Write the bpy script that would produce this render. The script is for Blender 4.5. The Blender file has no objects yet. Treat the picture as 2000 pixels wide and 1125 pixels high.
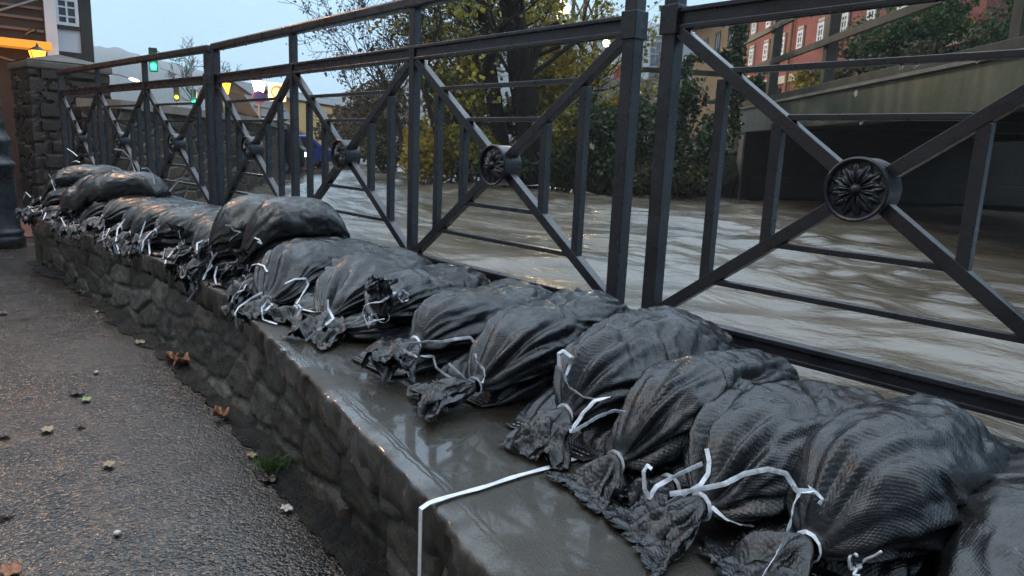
import bpy, math, random
import numpy as np
from mathutils import Vector, Matrix
R = math.radians
scene = bpy.context.scene
COL = scene.collection
# ------------------------------------------------------------------ camera
CAM_P = dict(f=1384.72, cx=4.596087, cy=-1.618031, cz=0.458545, yaw=R(48.08394), pitch=R(10.9844), roll=R(2.39705))
_c, _s = math.cos(CAM_P['yaw']), math.sin(CAM_P['yaw'])
FW = np.array([-_s*math.cos(CAM_P['pitch']), _c*math.cos(CAM_P['pitch']), -math.sin(CAM_P['pitch'])])
_rt = np.array([_c, _s, 0.0]); _up = np.cross(_rt, FW)
RT = math.cos(CAM_P['roll'])*_rt + math.sin(CAM_P['roll'])*_up
UP = -math.sin(CAM_P['roll'])*_rt + math.cos(CAM_P['roll'])*_up
CP = np.array([CAM_P['cx'], CAM_P['cy'], CAM_P['cz']])
F = CAM_P['f']
cam_d = bpy.data.cameras.new('camera')
cam_d.sensor_width = 36.0
cam_d.lens = F/2000*36.0
cam_d.clip_start = 0.05
cam_d.clip_end = 3000
cam_o = bpy.data.objects.new('camera', cam_d)
COL.objects.link(cam_o)
cam_o.matrix_world = Matrix(((RT[0], UP[0], -FW[0], CP[0]), (RT[1], UP[1], -FW[1], CP[1]), (RT[2], UP[2], -FW[2], CP[2]), (0, 0, 0, 1)))
scene.camera = cam_o
def ray(px, py): return FW + RT*(px-1000)/F - UP*(py-562.5)/F
def at(px, py, D): return CP + ray(px, py)*D
def onz(px, py, z):
    d = ray(px, py); return CP + d*(z-CP[2])/d[2]
# ------------------------------------------------------------------ sky, sun, exposure
SUN_EL, SUN_ROT = R(8), R(200)
world = bpy.data.worlds.new('World'); scene.world = world
world.use_nodes = True
wn, wl = world.node_tree.nodes, world.node_tree.links
wn.clear()
w_out = wn.new('ShaderNodeOutputWorld'); w_bg = wn.new('ShaderNodeBackground')
w_sky = wn.new('ShaderNodeTexSky'); w_sky.sky_type = 'NISHITA'; w_sky.sun_disc = False
w_sky.sun_elevation = SUN_EL; w_sky.sun_rotation = SUN_ROT; w_sky.air_density = 1.6; w_sky.dust_density = 2.0; w_sky.ozone_density = 2.0
w_tc = wn.new('ShaderNodeTexCoord'); w_sep = wn.new('ShaderNodeSeparateXYZ')
w_ramp = wn.new('ShaderNodeValToRGB')
cr = w_ramp.color_ramp
SKY = [(0.0, (4.7, 6.6, 8.2)), (0.05, (4.1, 6.6, 8.9)), (0.2, (3.8, 6.9, 10.2)), (0.4, (9.5, 12.8, 16.2)), (0.7, (17.0, 20.8, 24.6)), (1.0, (20.0, 23.6, 27.5))]
while len(cr.elements) < len(SKY): cr.elements.new(0.5)
for _e, (_p, _c3) in zip(cr.elements, SKY): _e.position = _p; _e.color = (*_c3, 1)
w_cl = wn.new('ShaderNodeTexNoise'); w_cl.inputs['Scale'].default_value = 2.2; w_cl.inputs['Detail'].default_value = 5
w_mr = wn.new('ShaderNodeMapRange'); w_mr.inputs['From Min'].default_value = 0.3; w_mr.inputs['From Max'].default_value = 0.7
w_mr.inputs['To Min'].default_value = 0.86; w_mr.inputs['To Max'].default_value = 1.1
w_mul = wn.new('ShaderNodeMix'); w_mul.data_type = 'RGBA'; w_mul.blend_type = 'MULTIPLY'; w_mul.inputs['Factor'].default_value = 1
w_mix = wn.new('ShaderNodeMix'); w_mix.data_type = 'RGBA'; w_mix.inputs['Factor'].default_value = 0.93
wl.new(w_tc.outputs['Generated'], w_sep.inputs[0]); wl.new(w_sep.outputs['Z'], w_ramp.inputs[0])
wl.new(w_tc.outputs['Generated'], w_cl.inputs['Vector']); wl.new(w_cl.outputs['Fac'], w_mr.inputs['Value'])
wl.new(w_ramp.outputs[0], w_mul.inputs['A']); wl.new(w_mr.outputs[0], w_mul.inputs['B'])
wl.new(w_sky.outputs[0], w_mix.inputs['A']); w_az = wn.new('ShaderNodeVectorMath'); w_az.operation = 'DOT_PRODUCT'; w_az.inputs[1].default_value = (-0.25, 0.97, 0)
w_am = wn.new('ShaderNodeMapRange'); w_am.interpolation_type = 'SMOOTHSTEP'
for _k, _v in zip(('From Min', 'From Max', 'To Min', 'To Max'), (-0.75, 0.35, 0.16, 1.0)): w_am.inputs[_k].default_value = _v
w_m2 = wn.new('ShaderNodeMix'); w_m2.data_type = 'RGBA'; w_m2.blend_type = 'MULTIPLY'; w_m2.inputs['Factor'].default_value = 1
wl.new(w_tc.outputs['Generated'], w_az.inputs[0]); wl.new(w_az.outputs['Value'], w_am.inputs['Value'])
wl.new(w_mul.outputs['Result'], w_m2.inputs['A']); wl.new(w_am.outputs[0], w_m2.inputs['B'])
wl.new(w_m2.outputs['Result'], w_mix.inputs['B'])
wl.new(w_mix.outputs['Result'], w_bg.inputs['Color']); w_bg.inputs['Strength'].default_value = 0.1
wl.new(w_bg.outputs[0], w_out.inputs[0])
sun_d = bpy.data.lights.new('sun', 'SUN'); sun_d.energy = 0.5; sun_d.angle = R(30); sun_d.color = (1.0, 0.95, 0.9)
sun_o = bpy.data.objects.new('sun', sun_d); COL.objects.link(sun_o)
_sd = Vector((math.sin(SUN_ROT)*math.cos(R(50)), math.cos(SUN_ROT)*math.cos(R(50)), math.sin(R(50))))
sun_o.rotation_euler = (-_sd).to_track_quat('-Z', 'Y').to_euler()
scene.view_settings.view_transform = 'Standard'; scene.view_settings.look = 'None'
scene.view_settings.exposure = 0.47; scene.view_settings.gamma = 1.0; scene.view_settings.use_curve_mapping = False
scene.render.engine = 'CYCLES'
scene.cycles.use_denoising = True
scene.cycles.max_bounces = 6; scene.cycles.diffuse_bounces = 2; scene.cycles.glossy_bounces = 3; scene.cycles.transmission_bounces = 3
scene.cycles.volume_bounces = 3; scene.cycles.transparent_max_bounces = 6
scene.cycles.sample_clamp_indirect = 4.0
scene.cycles.caustics_reflective = False; scene.cycles.caustics_refractive = False

# ------------------------------------------------------------------ numpy noise
def _hash(ix, iy, iz, seed):
    h = (ix.astype(np.int64)*374761393 + iy.astype(np.int64)*668265263 + iz.astype(np.int64)*2147483647 + seed*1274126177) & 0xffffffff
    h = ((h ^ (h >> 13))*1274126177) & 0xffffffff
    h = h ^ (h >> 16)
    return (h & 0xffff)/65535.0
def vnoise(p, seed=0):
    p = np.asarray(p, float); i = np.floor(p); f = p-i; f = f*f*f*(f*(f*6-15)+10)
    i = i.astype(np.int64); x, y, z = i[..., 0], i[..., 1], i[..., 2]
    r = 0
    for dx in (0, 1):
        wx = f[..., 0] if dx else 1-f[..., 0]
        for dy in (0, 1):
            wy = f[..., 1] if dy else 1-f[..., 1]
            for dz in (0, 1):
                wz = f[..., 2] if dz else 1-f[..., 2]
                r = r + wx*wy*wz*_hash(x+dx, y+dy, z+dz, seed)
    return r*2-1
def fbm(p, octv=4, seed=0, gain=0.5):
    p = np.asarray(p, float); r = 0; a = 1.0
    for k in range(octv):
        r = r + a*vnoise(p*(2**k)+k*7.31, seed+k); a *= gain
    return r

# ------------------------------------------------------------------ materials
MATS = {}
def mat(name, build):
    m = bpy.data.materials.new(name); m.use_nodes = True
    nt = m.node_tree; nt.nodes.clear()
    out = nt.nodes.new('ShaderNodeOutputMaterial'); b = nt.nodes.new('ShaderNodeBsdfPrincipled')
    nt.links.new(b.outputs[0], out.inputs[0])
    build(nt, b, out); MATS[name] = m
    return m
def N(nt, t, **kw):
    n = nt.nodes.new(t)
    for k, v in kw.items():
        if k in n.inputs: n.inputs[k].default_value = v
        else: setattr(n, k, v)
    return n
def noise(nt, scale, detail=4, rough=0.55, vec=None, stretch=None, coord='Object'):
    n = N(nt, 'ShaderNodeTexNoise'); n.inputs['Scale'].default_value = scale; n.inputs['Detail'].default_value = detail; n.inputs['Roughness'].default_value = rough
    if vec is None:
        tc = N(nt, 'ShaderNodeTexCoord'); vec = tc.outputs[coord]
    if stretch:
        mp = N(nt, 'ShaderNodeMapping'); mp.inputs['Scale'].default_value = stretch
        nt.links.new(vec, mp.inputs['Vector']); vec = mp.outputs[0]
    nt.links.new(vec, n.inputs['Vector'])
    return n.outputs['Fac']
def ramp(nt, fac, stops):
    r = N(nt, 'ShaderNodeValToRGB'); c = r.color_ramp
    while len(c.elements) < len(stops): c.elements.new(0.5)
    for el, (p, col) in zip(c.elements, stops):
        el.position = p; el.color = (*col, 1) if len(col) == 3 else col
    nt.links.new(fac, r.inputs[0]); return r.outputs[0]
def rng(nt, fac, a, b, c, d):
    m = N(nt, 'ShaderNodeMapRange')
    for k, v in zip(('From Min', 'From Max', 'To Min', 'To Max'), (a, b, c, d)): m.inputs[k].default_value = v
    nt.links.new(fac, m.inputs['Value']); return m.outputs[0]
def bump(nt, b, h, strength, dist=0.01, prev=None):
    n = N(nt, 'ShaderNodeBump'); n.inputs['Strength'].default_value = strength; n.inputs['Distance'].default_value = dist
    nt.links.new(h, n.inputs['Height'])
    if prev: nt.links.new(prev, n.inputs['Normal'])
    nt.links.new(n.outputs[0], b.inputs['Normal']); return n.outputs[0]
def math_(nt, op, a, b=None, v=None):
    n = N(nt, 'ShaderNodeMath'); n.operation = op
    nt.links.new(a, n.inputs[0])
    if b is not None: nt.links.new(b, n.inputs[1])
    if v is not None: n.inputs[1].default_value = v
    return n.outputs[0]
def simple(name, c1, c2, scale, rough=0.6, bstr=0.2, bdist=0.005, r2=None, spec=0.5, detail=5, bscale=None):
    def build(nt, b, out):
        f = noise(nt, scale, detail)
        nt.links.new(ramp(nt, f, [(0.3, c1), (0.7, c2)]), b.inputs['Base Color'])
        b.inputs['Specular IOR Level'].default_value = spec
        if r2 is not None: nt.links.new(rng(nt, noise(nt, scale*0.6+0.3, 3), 0.35, 0.65, rough, r2), b.inputs['Roughness'])
        else: b.inputs['Roughness'].default_value = rough
        if bstr: bump(nt, b, noise(nt, bscale or scale*3, 5), bstr, bdist)
    return mat(name, build)
def emit(name, col, strength):
    def build(nt, b, out):
        b.inputs['Base Color'].default_value = (*[min(1, c) for c in col], 1)
        b.inputs['Emission Color'].default_value = (*col, 1); b.inputs['Emission Strength'].default_value = strength
    return mat(name, build)

def m_bag(name, base, base2, ro0, ro1, weave):
    def build(nt, b, out):
        b.inputs['Coat Weight'].default_value = 0.25; b.inputs['Coat Roughness'].default_value = 0.16
        uv = N(nt, 'ShaderNodeUVMap'); uv.uv_map = 'UVMap'
        sep = N(nt, 'ShaderNodeSeparateXYZ'); nt.links.new(uv.outputs[0], sep.inputs[0])
        # woven tape: two crossing sine ridges
        wob = noise(nt, 6, 2)
        u = math_(nt, 'ADD', math_(nt, 'MULTIPLY', sep.outputs[0], v=math.pi*2), math_(nt, 'MULTIPLY', wob, v=2.0))
        v = math_(nt, 'ADD', math_(nt, 'MULTIPLY', sep.outputs[1], v=math.pi*2), math_(nt, 'MULTIPLY', wob, v=2.0))
        weav = math_(nt, 'MULTIPLY', math_(nt, 'SINE', u), math_(nt, 'SINE', v))
        big = noise(nt, 7, 5)
        sc_ = rng(nt, noise(nt, 16, 6, 0.72, stretch=(1, 1, 2.2)), 0.655, 0.72, 0.0, 0.75)
        mxs = N(nt, 'ShaderNodeMix'); mxs.data_type = 'RGBA'; nt.links.new(sc_, mxs.inputs['Factor'])
        mud = N(nt, 'ShaderNodeMix'); mud.data_type = 'RGBA'; nt.links.new(rng(nt, noise(nt, 5.5, 5, 0.65), 0.56, 0.70, 0.0, 0.3), mud.inputs['Factor'])
        nt.links.new(ramp(nt, big, [(0.35, base), (0.62, base2)]), mud.inputs['A']); mud.inputs['B'].default_value = (0.032, 0.026, 0.019, 1)
        nt.links.new(mud.outputs['Result'], mxs.inputs['A']); mxs.inputs['B'].default_value = (0.10, 0.11, 0.125, 1)
        nt.links.new(mxs.outputs['Result'], b.inputs['Base Color'])
        nt.links.new(rng(nt, noise(nt, 11, 5), 0.32, 0.66, ro0, ro1), b.inputs['Roughness'])
        b.inputs['Specular IOR Level'].default_value = 0.5
        n1 = bump(nt, b, noise(nt, 28, 5, 0.6), 0.7, 0.007)
        n2 = bump(nt, b, noise(nt, 150, 3, 0.6), 0.3, 0.002, n1)
        if weave: bump(nt, b, weav, weave, 0.0010, n2)
    return mat(name, build)
m_bag('sandbag_woven', (0.004, 0.0045, 0.006), (0.009, 0.0105, 0.014), 0.15, 0.36, 0.30)
m_bag('sandbag_smooth', (0.005, 0.005, 0.006), (0.016, 0.015, 0.0145), 0.16, 0.36, 0.16)
m_bag('sandbag_mouth', (0.004, 0.004, 0.005), (0.012, 0.013, 0.016), 0.18, 0.42, 0.35)
def b_drop(nt, b, out):
    b.inputs['Base Color'].default_value = (.9, .93, 1, 1); b.inputs['Roughness'].default_value = .05; b.inputs['IOR'].default_value = 1.33; b.inputs['Transmission Weight'].default_value = .9
mat('drop_water', b_drop)
simple('tape_white', (0.55, 0.56, 0.60), (0.80, 0.81, 0.84), 60, 0.5, 0.2, 0.001)
simple('stitch_thread', (0.28, 0.27, 0.24), (0.5, 0.48, 0.42), 80, 0.7, 0)
def b_iron(nt, b, out):
    nt.links.new(ramp(nt, noise(nt, 9, 5), [(0.3, (0.013, 0.014, 0.018)), (0.7, (0.026, 0.028, 0.035))]), b.inputs['Base Color'])
    nt.links.new(rng(nt, noise(nt, 14, 4), 0.35, 0.65, 0.2, 0.42), b.inputs['Roughness'])
    n1 = bump(nt, b, noise(nt, 45, 4), 0.25, 0.003)
    bump(nt, b, noise(nt, 320, 2), 0.5, 0.0012, n1)
mat('iron_paint', b_iron)
def b_coping(nt, b, out):
    f = noise(nt, 5, 6, 0.6); g = noise(nt, 3.4, 6, 0.62)
    nt.links.new(ramp(nt, f, [(0.28, (0.015, 0.012, 0.008)), (0.55, (0.032, 0.026, 0.018)), (0.78, (0.070, 0.060, 0.045))]), b.inputs['Base Color'])
    nt.links.new(rng(nt, g, 0.40, 0.56, 0.5, 0.07), b.inputs['Roughness'])
    nt.links.new(rng(nt, g, 0.44, 0.56, 0.0, 1.0), b.inputs['Coat Weight']); b.inputs['Coat Roughness'].default_value = 0.05
    b.inputs['Specular IOR Level'].default_value = 0.5
    n1 = bump(nt, b, noise(nt, 18, 5), 0.25, 0.005)
    bump(nt, b, noise(nt, 190, 4, 0.7), 0.8, 0.0024, n1)
mat('coping_wet', b_coping)
def b_stone(nt, b, out):
    f = noise(nt, 7, 7, 0.65); g = noise(nt, 2.2, 4)
    c1 = ramp(nt, f, [(0.25, (0.008, 0.007, 0.005)), (0.5, (0.024, 0.020, 0.015)), (0.8, (0.075, 0.067, 0.055))])
    c2 = ramp(nt, f, [(0.3, (0.007, 0.008, 0.005)), (0.75, (0.026, 0.027, 0.015))])
    mx = N(nt, 'ShaderNodeMix'); mx.data_type = 'RGBA'
    nt.links.new(rng(nt, g, 0.45, 0.62, 0, 1), mx.inputs['Factor']); nt.links.new(c1, mx.inputs['A']); nt.links.new(c2, mx.inputs['B'])
    nt.links.new(mx.outputs['Result'], b.inputs['Base Color'])
    nt.links.new(rng(nt, noise(nt, 5, 5), 0.35, 0.65, 0.25, 0.7), b.inputs['Roughness'])
    n1 = bump(nt, b, noise(nt, 14, 6, 0.65), 0.7, 0.02)
    bump(nt, b, noise(nt, 110, 4), 0.5, 0.003, n1)
mat('stone_rubble', b_stone)
simple('stone_pillar', (0.005, 0.004, 0.003), (0.024, 0.018, 0.013), 6, 0.6, 0.8, 0.02, bscale=16)
def b_faced(nt, b, out):
    a = N(nt, 'ShaderNodeAttribute'); a.attribute_name = 'stone'; sp = N(nt, 'ShaderNodeSeparateColor'); nt.links.new(a.outputs['Color'], sp.inputs[0])
    c = ramp(nt, sp.outputs[0], [(0.0, (0.014, 0.011, 0.008)), (0.3, (0.042, 0.035, 0.025)), (0.55, (0.022, 0.024, 0.014)), (0.8, (0.095, 0.088, 0.078)), (1.0, (0.05, 0.036, 0.023))])
    mx = N(nt, 'ShaderNodeMix'); mx.data_type = 'RGBA'; nt.links.new(sp.outputs[1], mx.inputs['Factor'])
    nt.links.new(ramp(nt, noise(nt, 30, 5), [(0.35, (0.008, 0.0075, 0.006)), (0.7, (0.024, 0.022, 0.018))]), mx.inputs['A']); nt.links.new(c, mx.inputs['B'])
    m2 = N(nt, 'ShaderNodeMix'); m2.data_type = 'RGBA'; m2.blend_type = 'MULTIPLY'; m2.inputs['Factor'].default_value = 1
    nt.links.new(mx.outputs['Result'], m2.inputs['A']); nt.links.new(ramp(nt, noise(nt, 11, 7, 0.7), [(0.3, (0.4, 0.4, 0.38)), (0.55, (1, 1, .95)), (0.75, (1.9, 1.85, 1.7))]), m2.inputs['B'])
    nt.links.new(m2.outputs['Result'], b.inputs['Base Color'])
    nt.links.new(rng(nt, noise(nt, 8, 5), 0.35, 0.65, 0.22, 0.6), b.inputs['Roughness'])
    n1 = bump(nt, b, noise(nt, 26, 6, 0.7), 0.7, 0.014)
    bump(nt, b, noise(nt, 130, 4), 0.5, 0.003, n1)
mat('stone_faced', b_faced)
def b_bridge(nt, b, out):
    st = noise(nt, 2.4, 5, 0.6, stretch=(1.6, 1.6, 0.12)); pt = noise(nt, 0.9, 5)
    c1 = ramp(nt, st, [(0.3, (0.018, 0.020, 0.013)), (0.5, (0.050, 0.054, 0.038)), (0.72, (0.115, 0.112, 0.085))])
    mx = N(nt, 'ShaderNodeMix'); mx.data_type = 'RGBA'; nt.links.new(rng(nt, pt, 0.42, 0.66, 0, .8), mx.inputs['Factor'])
    nt.links.new(c1, mx.inputs['A']); nt.links.new(ramp(nt, noise(nt, 5, 6), [(0.35, (0.014, 0.032, 0.012)), (0.7, (0.045, 0.078, 0.034))]), mx.inputs['B'])
    nt.links.new(mx.outputs['Result'], b.inputs['Base Color']); b.inputs['Roughness'].default_value = 0.42
    bump(nt, b, noise(nt, 9, 6), 0.4, 0.01)
mat('concrete_stained', b_bridge)
def b_coursed(nt, b, out):
    tc = N(nt, 'ShaderNodeTexCoord'); mp = N(nt, 'ShaderNodeMapping'); mp.inputs['Scale'].default_value = (2.6, 2.6, 5.5); nt.links.new(tc.outputs['Object'], mp.inputs['Vector'])
    vo = N(nt, 'ShaderNodeTexVoronoi'); vo.feature = 'F1'; vo.inputs['Scale'].default_value = 1.0; nt.links.new(mp.outputs[0], vo.inputs['Vector'])
    vd_ = N(nt, 'ShaderNodeTexVoronoi'); vd_.feature = 'DISTANCE_TO_EDGE'; nt.links.new(mp.outputs[0], vd_.inputs['Vector']); vd_.inputs['Scale'].default_value = 1.0
    c = ramp(nt, vo.outputs['Color'], [(0.1, (0.012, 0.010, 0.007)), (0.5, (0.035, 0.028, 0.019)), (0.95, (0.075, 0.06, 0.042))])
    mx = N(nt, 'ShaderNodeMix'); mx.data_type = 'RGBA'; mx.blend_type = 'MULTIPLY'; mx.inputs['Factor'].default_value = 0.9
    nt.links.new(c, mx.inputs['A']); nt.links.new(ramp(nt, noise(nt, 9, 6), [(0.3, (0.5, 0.5, 0.48)), (0.7, (1.2, 1.2, 1.15))]), mx.inputs['B'])
    nt.links.new(mx.outputs['Result'], b.inputs['Base Color']); b.inputs['Roughness'].default_value = 0.6
    n1 = bump(nt, b, rng(nt, vd_.outputs['Distance'], 0, 0.12, 0, 1), 0.9, 0.03)
    bump(nt, b, noise(nt, 25, 5), 0.6, 0.01, n1)
mat('stone_coursed', b_coursed)
def b_asph(nt, b, out):
    tc = N(nt, 'ShaderNodeTexCoord')
    vo = N(nt, 'ShaderNodeTexVoronoi'); vo.inputs['Scale'].default_value = 120; nt.links.new(tc.outputs['Object'], vo.inputs['Vector'])
    vo2 = N(nt, 'ShaderNodeTexVoronoi'); vo2.inputs['Scale'].default_value = 210; nt.links.new(tc.outputs['Object'], vo2.inputs['Vector'])
    f = noise(nt, 2.2, 5)
    cell = ramp(nt, vo.outputs['Color'], [(0.1, (0.009, 0.008, 0.007)), (0.6, (0.022, 0.018, 0.0145)), (0.95, (0.13, 0.10, 0.072))])
    mx = N(nt, 'ShaderNodeMix'); mx.data_type = 'RGBA'; mx.blend_type = 'MULTIPLY'; mx.inputs['Factor'].default_value = 0.8
    nt.links.new(cell, mx.inputs['A']); nt.links.new(ramp(nt, f, [(0.3, (0.55, 0.55, 0.55)), (0.7, (1.1, 1.06, 1.0))]), mx.inputs['B'])
    nt.links.new(mx.outputs['Result'], b.inputs['Base Color'])
    nt.links.new(rng(nt, noise(nt, 1.6, 5), 0.4, 0.62, 0.16, 0.34), b.inputs['Roughness'])
    b.inputs['Specular IOR Level'].default_value = 0.6
    inv = math_(nt, 'SUBTRACT', math_(nt, 'MULTIPLY', vo.outputs['Distance'], v=0.0), vo.outputs['Distance'])
    n1 = bump(nt, b, math_(nt, 'MULTIPLY', inv, rng(nt, noise(nt, 9, 5, 0.7), 0.35, 0.65, 0.2, 1.1)), 0.55, 0.005)
    n2 = bump(nt, b, vo2.outputs['Distance'], 0.35, 0.003, n1)
    bump(nt, b, noise(nt, 4, 4), 0.25, 0.02, n2)
mat('asphalt_wet', b_asph)
def b_gutter(nt, b, out):
    nt.links.new(ramp(nt, noise(nt, 16, 6), [(0.35, (0.004, 0.004, 0.005)), (0.55, (0.012, 0.0115, 0.010)), (0.75, (0.020, 0.025, 0.012))]), b.inputs['Base Color'])
    nt.links.new(rng(nt, noise(nt, 12, 4), 0.4, 0.6, 0.3, 0.9), b.inputs['Roughness'])
    b.inputs['Specular IOR Level'].default_value = 0.3
    n1 = bump(nt, b, noise(nt, 22, 6, 0.7), 1.0, 0.03)
    bump(nt, b, noise(nt, 90, 5), 0.8, 0.008, n1)
mat('gutter_dirt', b_gutter)
def b_water(nt, b, out):
    f = noise(nt, 0.7, 5, 0.6, stretch=(0.45, 1.3, 1.0))
    nt.links.new(ramp(nt, f, [(0.32, (0.060, 0.047, 0.029)), (0.54, (0.125, 0.103, 0.075)), (0.74, (0.22, 0.20, 0.17))]), b.inputs['Base Color'])
    nt.links.new(rng(nt, noise(nt, 1.1, 4, stretch=(0.5, 1.5, 1)), 0.35, 0.65, 0.09, 0.24), b.inputs['Roughness'])
    b.inputs['IOR'].default_value = 1.5
    n1 = bump(nt, b, noise(nt, 2.6, 4, 0.55, stretch=(0.6, 1.4, 1)), 0.35, 0.08)
    n2 = bump(nt, b, noise(nt, 9, 5, 0.65, stretch=(0.5, 1.5, 1)), 0.5, 0.020, n1)
    bump(nt, b, noise(nt, 30, 3, 0.6, stretch=(0.5, 1.4, 1)), 0.35, 0.006, n2)
mat('river_water', b_water)
simple('concrete_algae', (0.035, 0.062, 0.026), (0.15, 0.15, 0.10), 1.3, 0.45, 0.3, 0.02, spec=0.3, bscale=6)
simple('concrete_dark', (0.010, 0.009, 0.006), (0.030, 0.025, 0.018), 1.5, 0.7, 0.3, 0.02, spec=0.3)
simple('concrete_pale', (0.12, 0.105, 0.085), (0.24, 0.215, 0.18), 3, 0.7, 0.2, 0.01)
simple('concrete_worn', (0.05, 0.045, 0.038), (0.13, 0.12, 0.105), 4, 0.5, 0.3, 0.01)
simple('timber_wet', (0.022, 0.021, 0.016), (0.06, 0.054, 0.040), 4, 0.6, 0.3, 0.01, spec=0.3)
def brick(name, c1, c2, mortar, scale):
    def build(nt, b, out):
        uv = N(nt, 'ShaderNodeUVMap'); uv.uv_map = 'UVMap'
        t = N(nt, 'ShaderNodeTexBrick'); t.inputs['Scale'].default_value = scale
        t.inputs['Color1'].default_value = (*c1, 1); t.inputs['Color2'].default_value = (*c2, 1); t.inputs['Mortar'].default_value = (*mortar, 1)
        t.inputs['Mortar Size'].default_value = 0.012
        nt.links.new(uv.outputs[0], t.inputs['Vector'])
        mx = N(nt, 'ShaderNodeMix'); mx.data_type = 'RGBA'; mx.blend_type = 'MULTIPLY'; mx.inputs['Factor'].default_value = 0.7
        nt.links.new(t.outputs['Color'], mx.inputs['A']); nt.links.new(ramp(nt, noise(nt, 0.7, 5), [(0.3, (0.6, 0.6, 0.6)), (0.7, (1.1, 1.1, 1.1))]), mx.inputs['B'])
        nt.links.new(mx.outputs['Result'], b.inputs['Base Color']); b.inputs['Roughness'].default_value = 0.85
    return mat(name, build)
brick('brick_red', (0.34, 0.095, 0.075), (0.26, 0.07, 0.06), (0.2, 0.12, 0.1), 4.0)
simple('plaster_ochre', (0.20, 0.125, 0.06), (0.27, 0.17, 0.085), 2, 0.85, 0.1)
simple('plaster_yellow', (0.38, 0.27, 0.12), (0.46, 0.33, 0.16), 1.5, 0.85, 0.1)
simple('plaster_white', (0.55, 0.56, 0.6), (0.7, 0.71, 0.75), 2, 0.85, 0.1)
simple('stone_trim', (0.42, 0.38, 0.33), (0.55, 0.5, 0.45), 3, 0.8, 0.1)
simple('board_pale', (0.11, 0.075, 0.065), (0.17, 0.12, 0.105), 3, 0.8, 0.1)
simple('timber_black', (0.012, 0.011, 0.010), (0.03, 0.027, 0.024), 5, 0.6, 0.3)
simple('timber_brown', (0.022, 0.012, 0.009), (0.045, 0.025, 0.017), 4, 0.7, 0.2)
simple('roof_slate', (0.025, 0.026, 0.03), (0.055, 0.055, 0.06), 3, 0.5, 0.3)
simple('roof_tile', (0.10, 0.045, 0.03), (0.16, 0.07, 0.05), 3, 0.7, 0.3)
simple('paint_white', (0.6, 0.61, 0.64), (0.75, 0.76, 0.78), 5, 0.4, 0.05)
simple('paint_red', (0.30, 0.03, 0.03), (0.42, 0.05, 0.045), 5, 0.3, 0.02)
simple('paint_blue', (0.03, 0.05, 0.25), (0.05, 0.08, 0.4), 5, 0.3, 0.02)
simple('paint_dark', (0.012, 0.012, 0.014), (0.025, 0.025, 0.028), 5, 0.3, 0.02)
simple('paint_purple', (0.16, 0.06, 0.25), (0.2, 0.08, 0.3), 5, 0.4, 0.02)
simple('steel_grey', (0.16, 0.17, 0.18), (0.26, 0.27, 0.29), 5, 0.45, 0.1)
simple('rubber_tyre', (0.012, 0.012, 0.012), (0.02, 0.02, 0.02), 8, 0.8, 0.2)
simple('facade_glass', (0.10, 0.12, 0.15), (0.2, 0.23, 0.28), 1.2, 0.15, 0.0)
simple('facade_panel', (0.38, 0.40, 0.44), (0.5, 0.52, 0.56), 1.2, 0.5, 0.0)
simple('window_glass', (0.02, 0.023, 0.03), (0.05, 0.055, 0.065), 2, 0.1, 0.05)
simple('bark_dark', (0.008, 0.007, 0.006), (0.024, 0.019, 0.015), 9, 0.9, 0.8, 0.03, spec=0.1)
simple('bark_twig', (0.03, 0.024, 0.02), (0.065, 0.05, 0.04), 9, 0.8, 0.3, spec=0.2)
simple('hill_woods', (0.022, 0.028, 0.022), (0.055, 0.055, 0.045), 0.09, 0.95, 0.6, 2.0, spec=0.1)
simple('bank_earth', (0.018, 0.015, 0.010), (0.05, 0.042, 0.026), 1.5, 0.85, 0.8, 0.1, spec=0.2)
simple('street_wet', (0.022, 0.02, 0.02), (0.05, 0.046, 0.045), 0.8, 0.10, 0.15, 0.004, r2=0.26)
simple('paving_red', (0.10, 0.045, 0.03), (0.19, 0.085, 0.055), 7, 0.3, 0.3, 0.004, r2=0.5)
def leafm(name, ca, cb, cc, rough=0.45):
    def build(nt, b, out):
        oi = N(nt, 'ShaderNodeNewGeometry')
        nt.links.new(ramp(nt, oi.outputs['Random Per Island'], [(0.0, ca), (0.5, cb), (1.0, cc)]), b.inputs['Base Color'])
        b.inputs['Roughness'].default_value = rough; b.inputs['Specular IOR Level'].default_value = 0.35
        tr = N(nt, 'ShaderNodeBsdfTranslucent'); ad = N(nt, 'ShaderNodeMixShader'); ad.inputs[0].default_value = 0.3
        r2 = ramp(nt, oi.outputs['Random Per Island'], [(0.0, ca), (0.5, cb), (1.0, cc)])
        nt.links.new(r2, tr.inputs['Color']); nt.links.new(b.outputs[0], ad.inputs[1]); nt.links.new(tr.outputs[0], ad.inputs[2])
        nt.links.new(ad.outputs[0], out.inputs[0])
    return mat(name, build)
leafm('leaf_yellow', (0.20, 0.15, 0.02), (0.34, 0.26, 0.03), (0.50, 0.37, 0.04))
leafm('leaf_yellowgreen', (0.07, 0.085, 0.015), (0.22, 0.21, 0.03), (0.46, 0.37, 0.04))
leafm('leaf_ivy', (0.014, 0.028, 0.010), (0.034, 0.058, 0.020), (0.075, 0.11, 0.04), 0.4)
leafm('leaf_conifer', (0.018, 0.045, 0.014), (0.04, 0.09, 0.028), (0.075, 0.14, 0.045), 0.6)
leafm('leaf_grass', (0.03, 0.06, 0.012), (0.05, 0.10, 0.02), (0.09, 0.14, 0.03))
leafm('leaf_brown', (0.03, 0.022, 0.014), (0.06, 0.045, 0.026), (0.09, 0.07, 0.035), 0.7)
leafm('leaf_olive', (0.026, 0.030, 0.014), (0.06, 0.06, 0.026), (0.11, 0.10, 0.045), 0.6)
simple('leaf_orange', (0.16, 0.055, 0.02), (0.30, 0.11, 0.04), 60, 0.4, 0.3, 0.002)
simple('leaf_tan', (0.22, 0.15, 0.08), (0.34, 0.25, 0.14), 60, 0.4, 0.3, 0.002)
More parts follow.
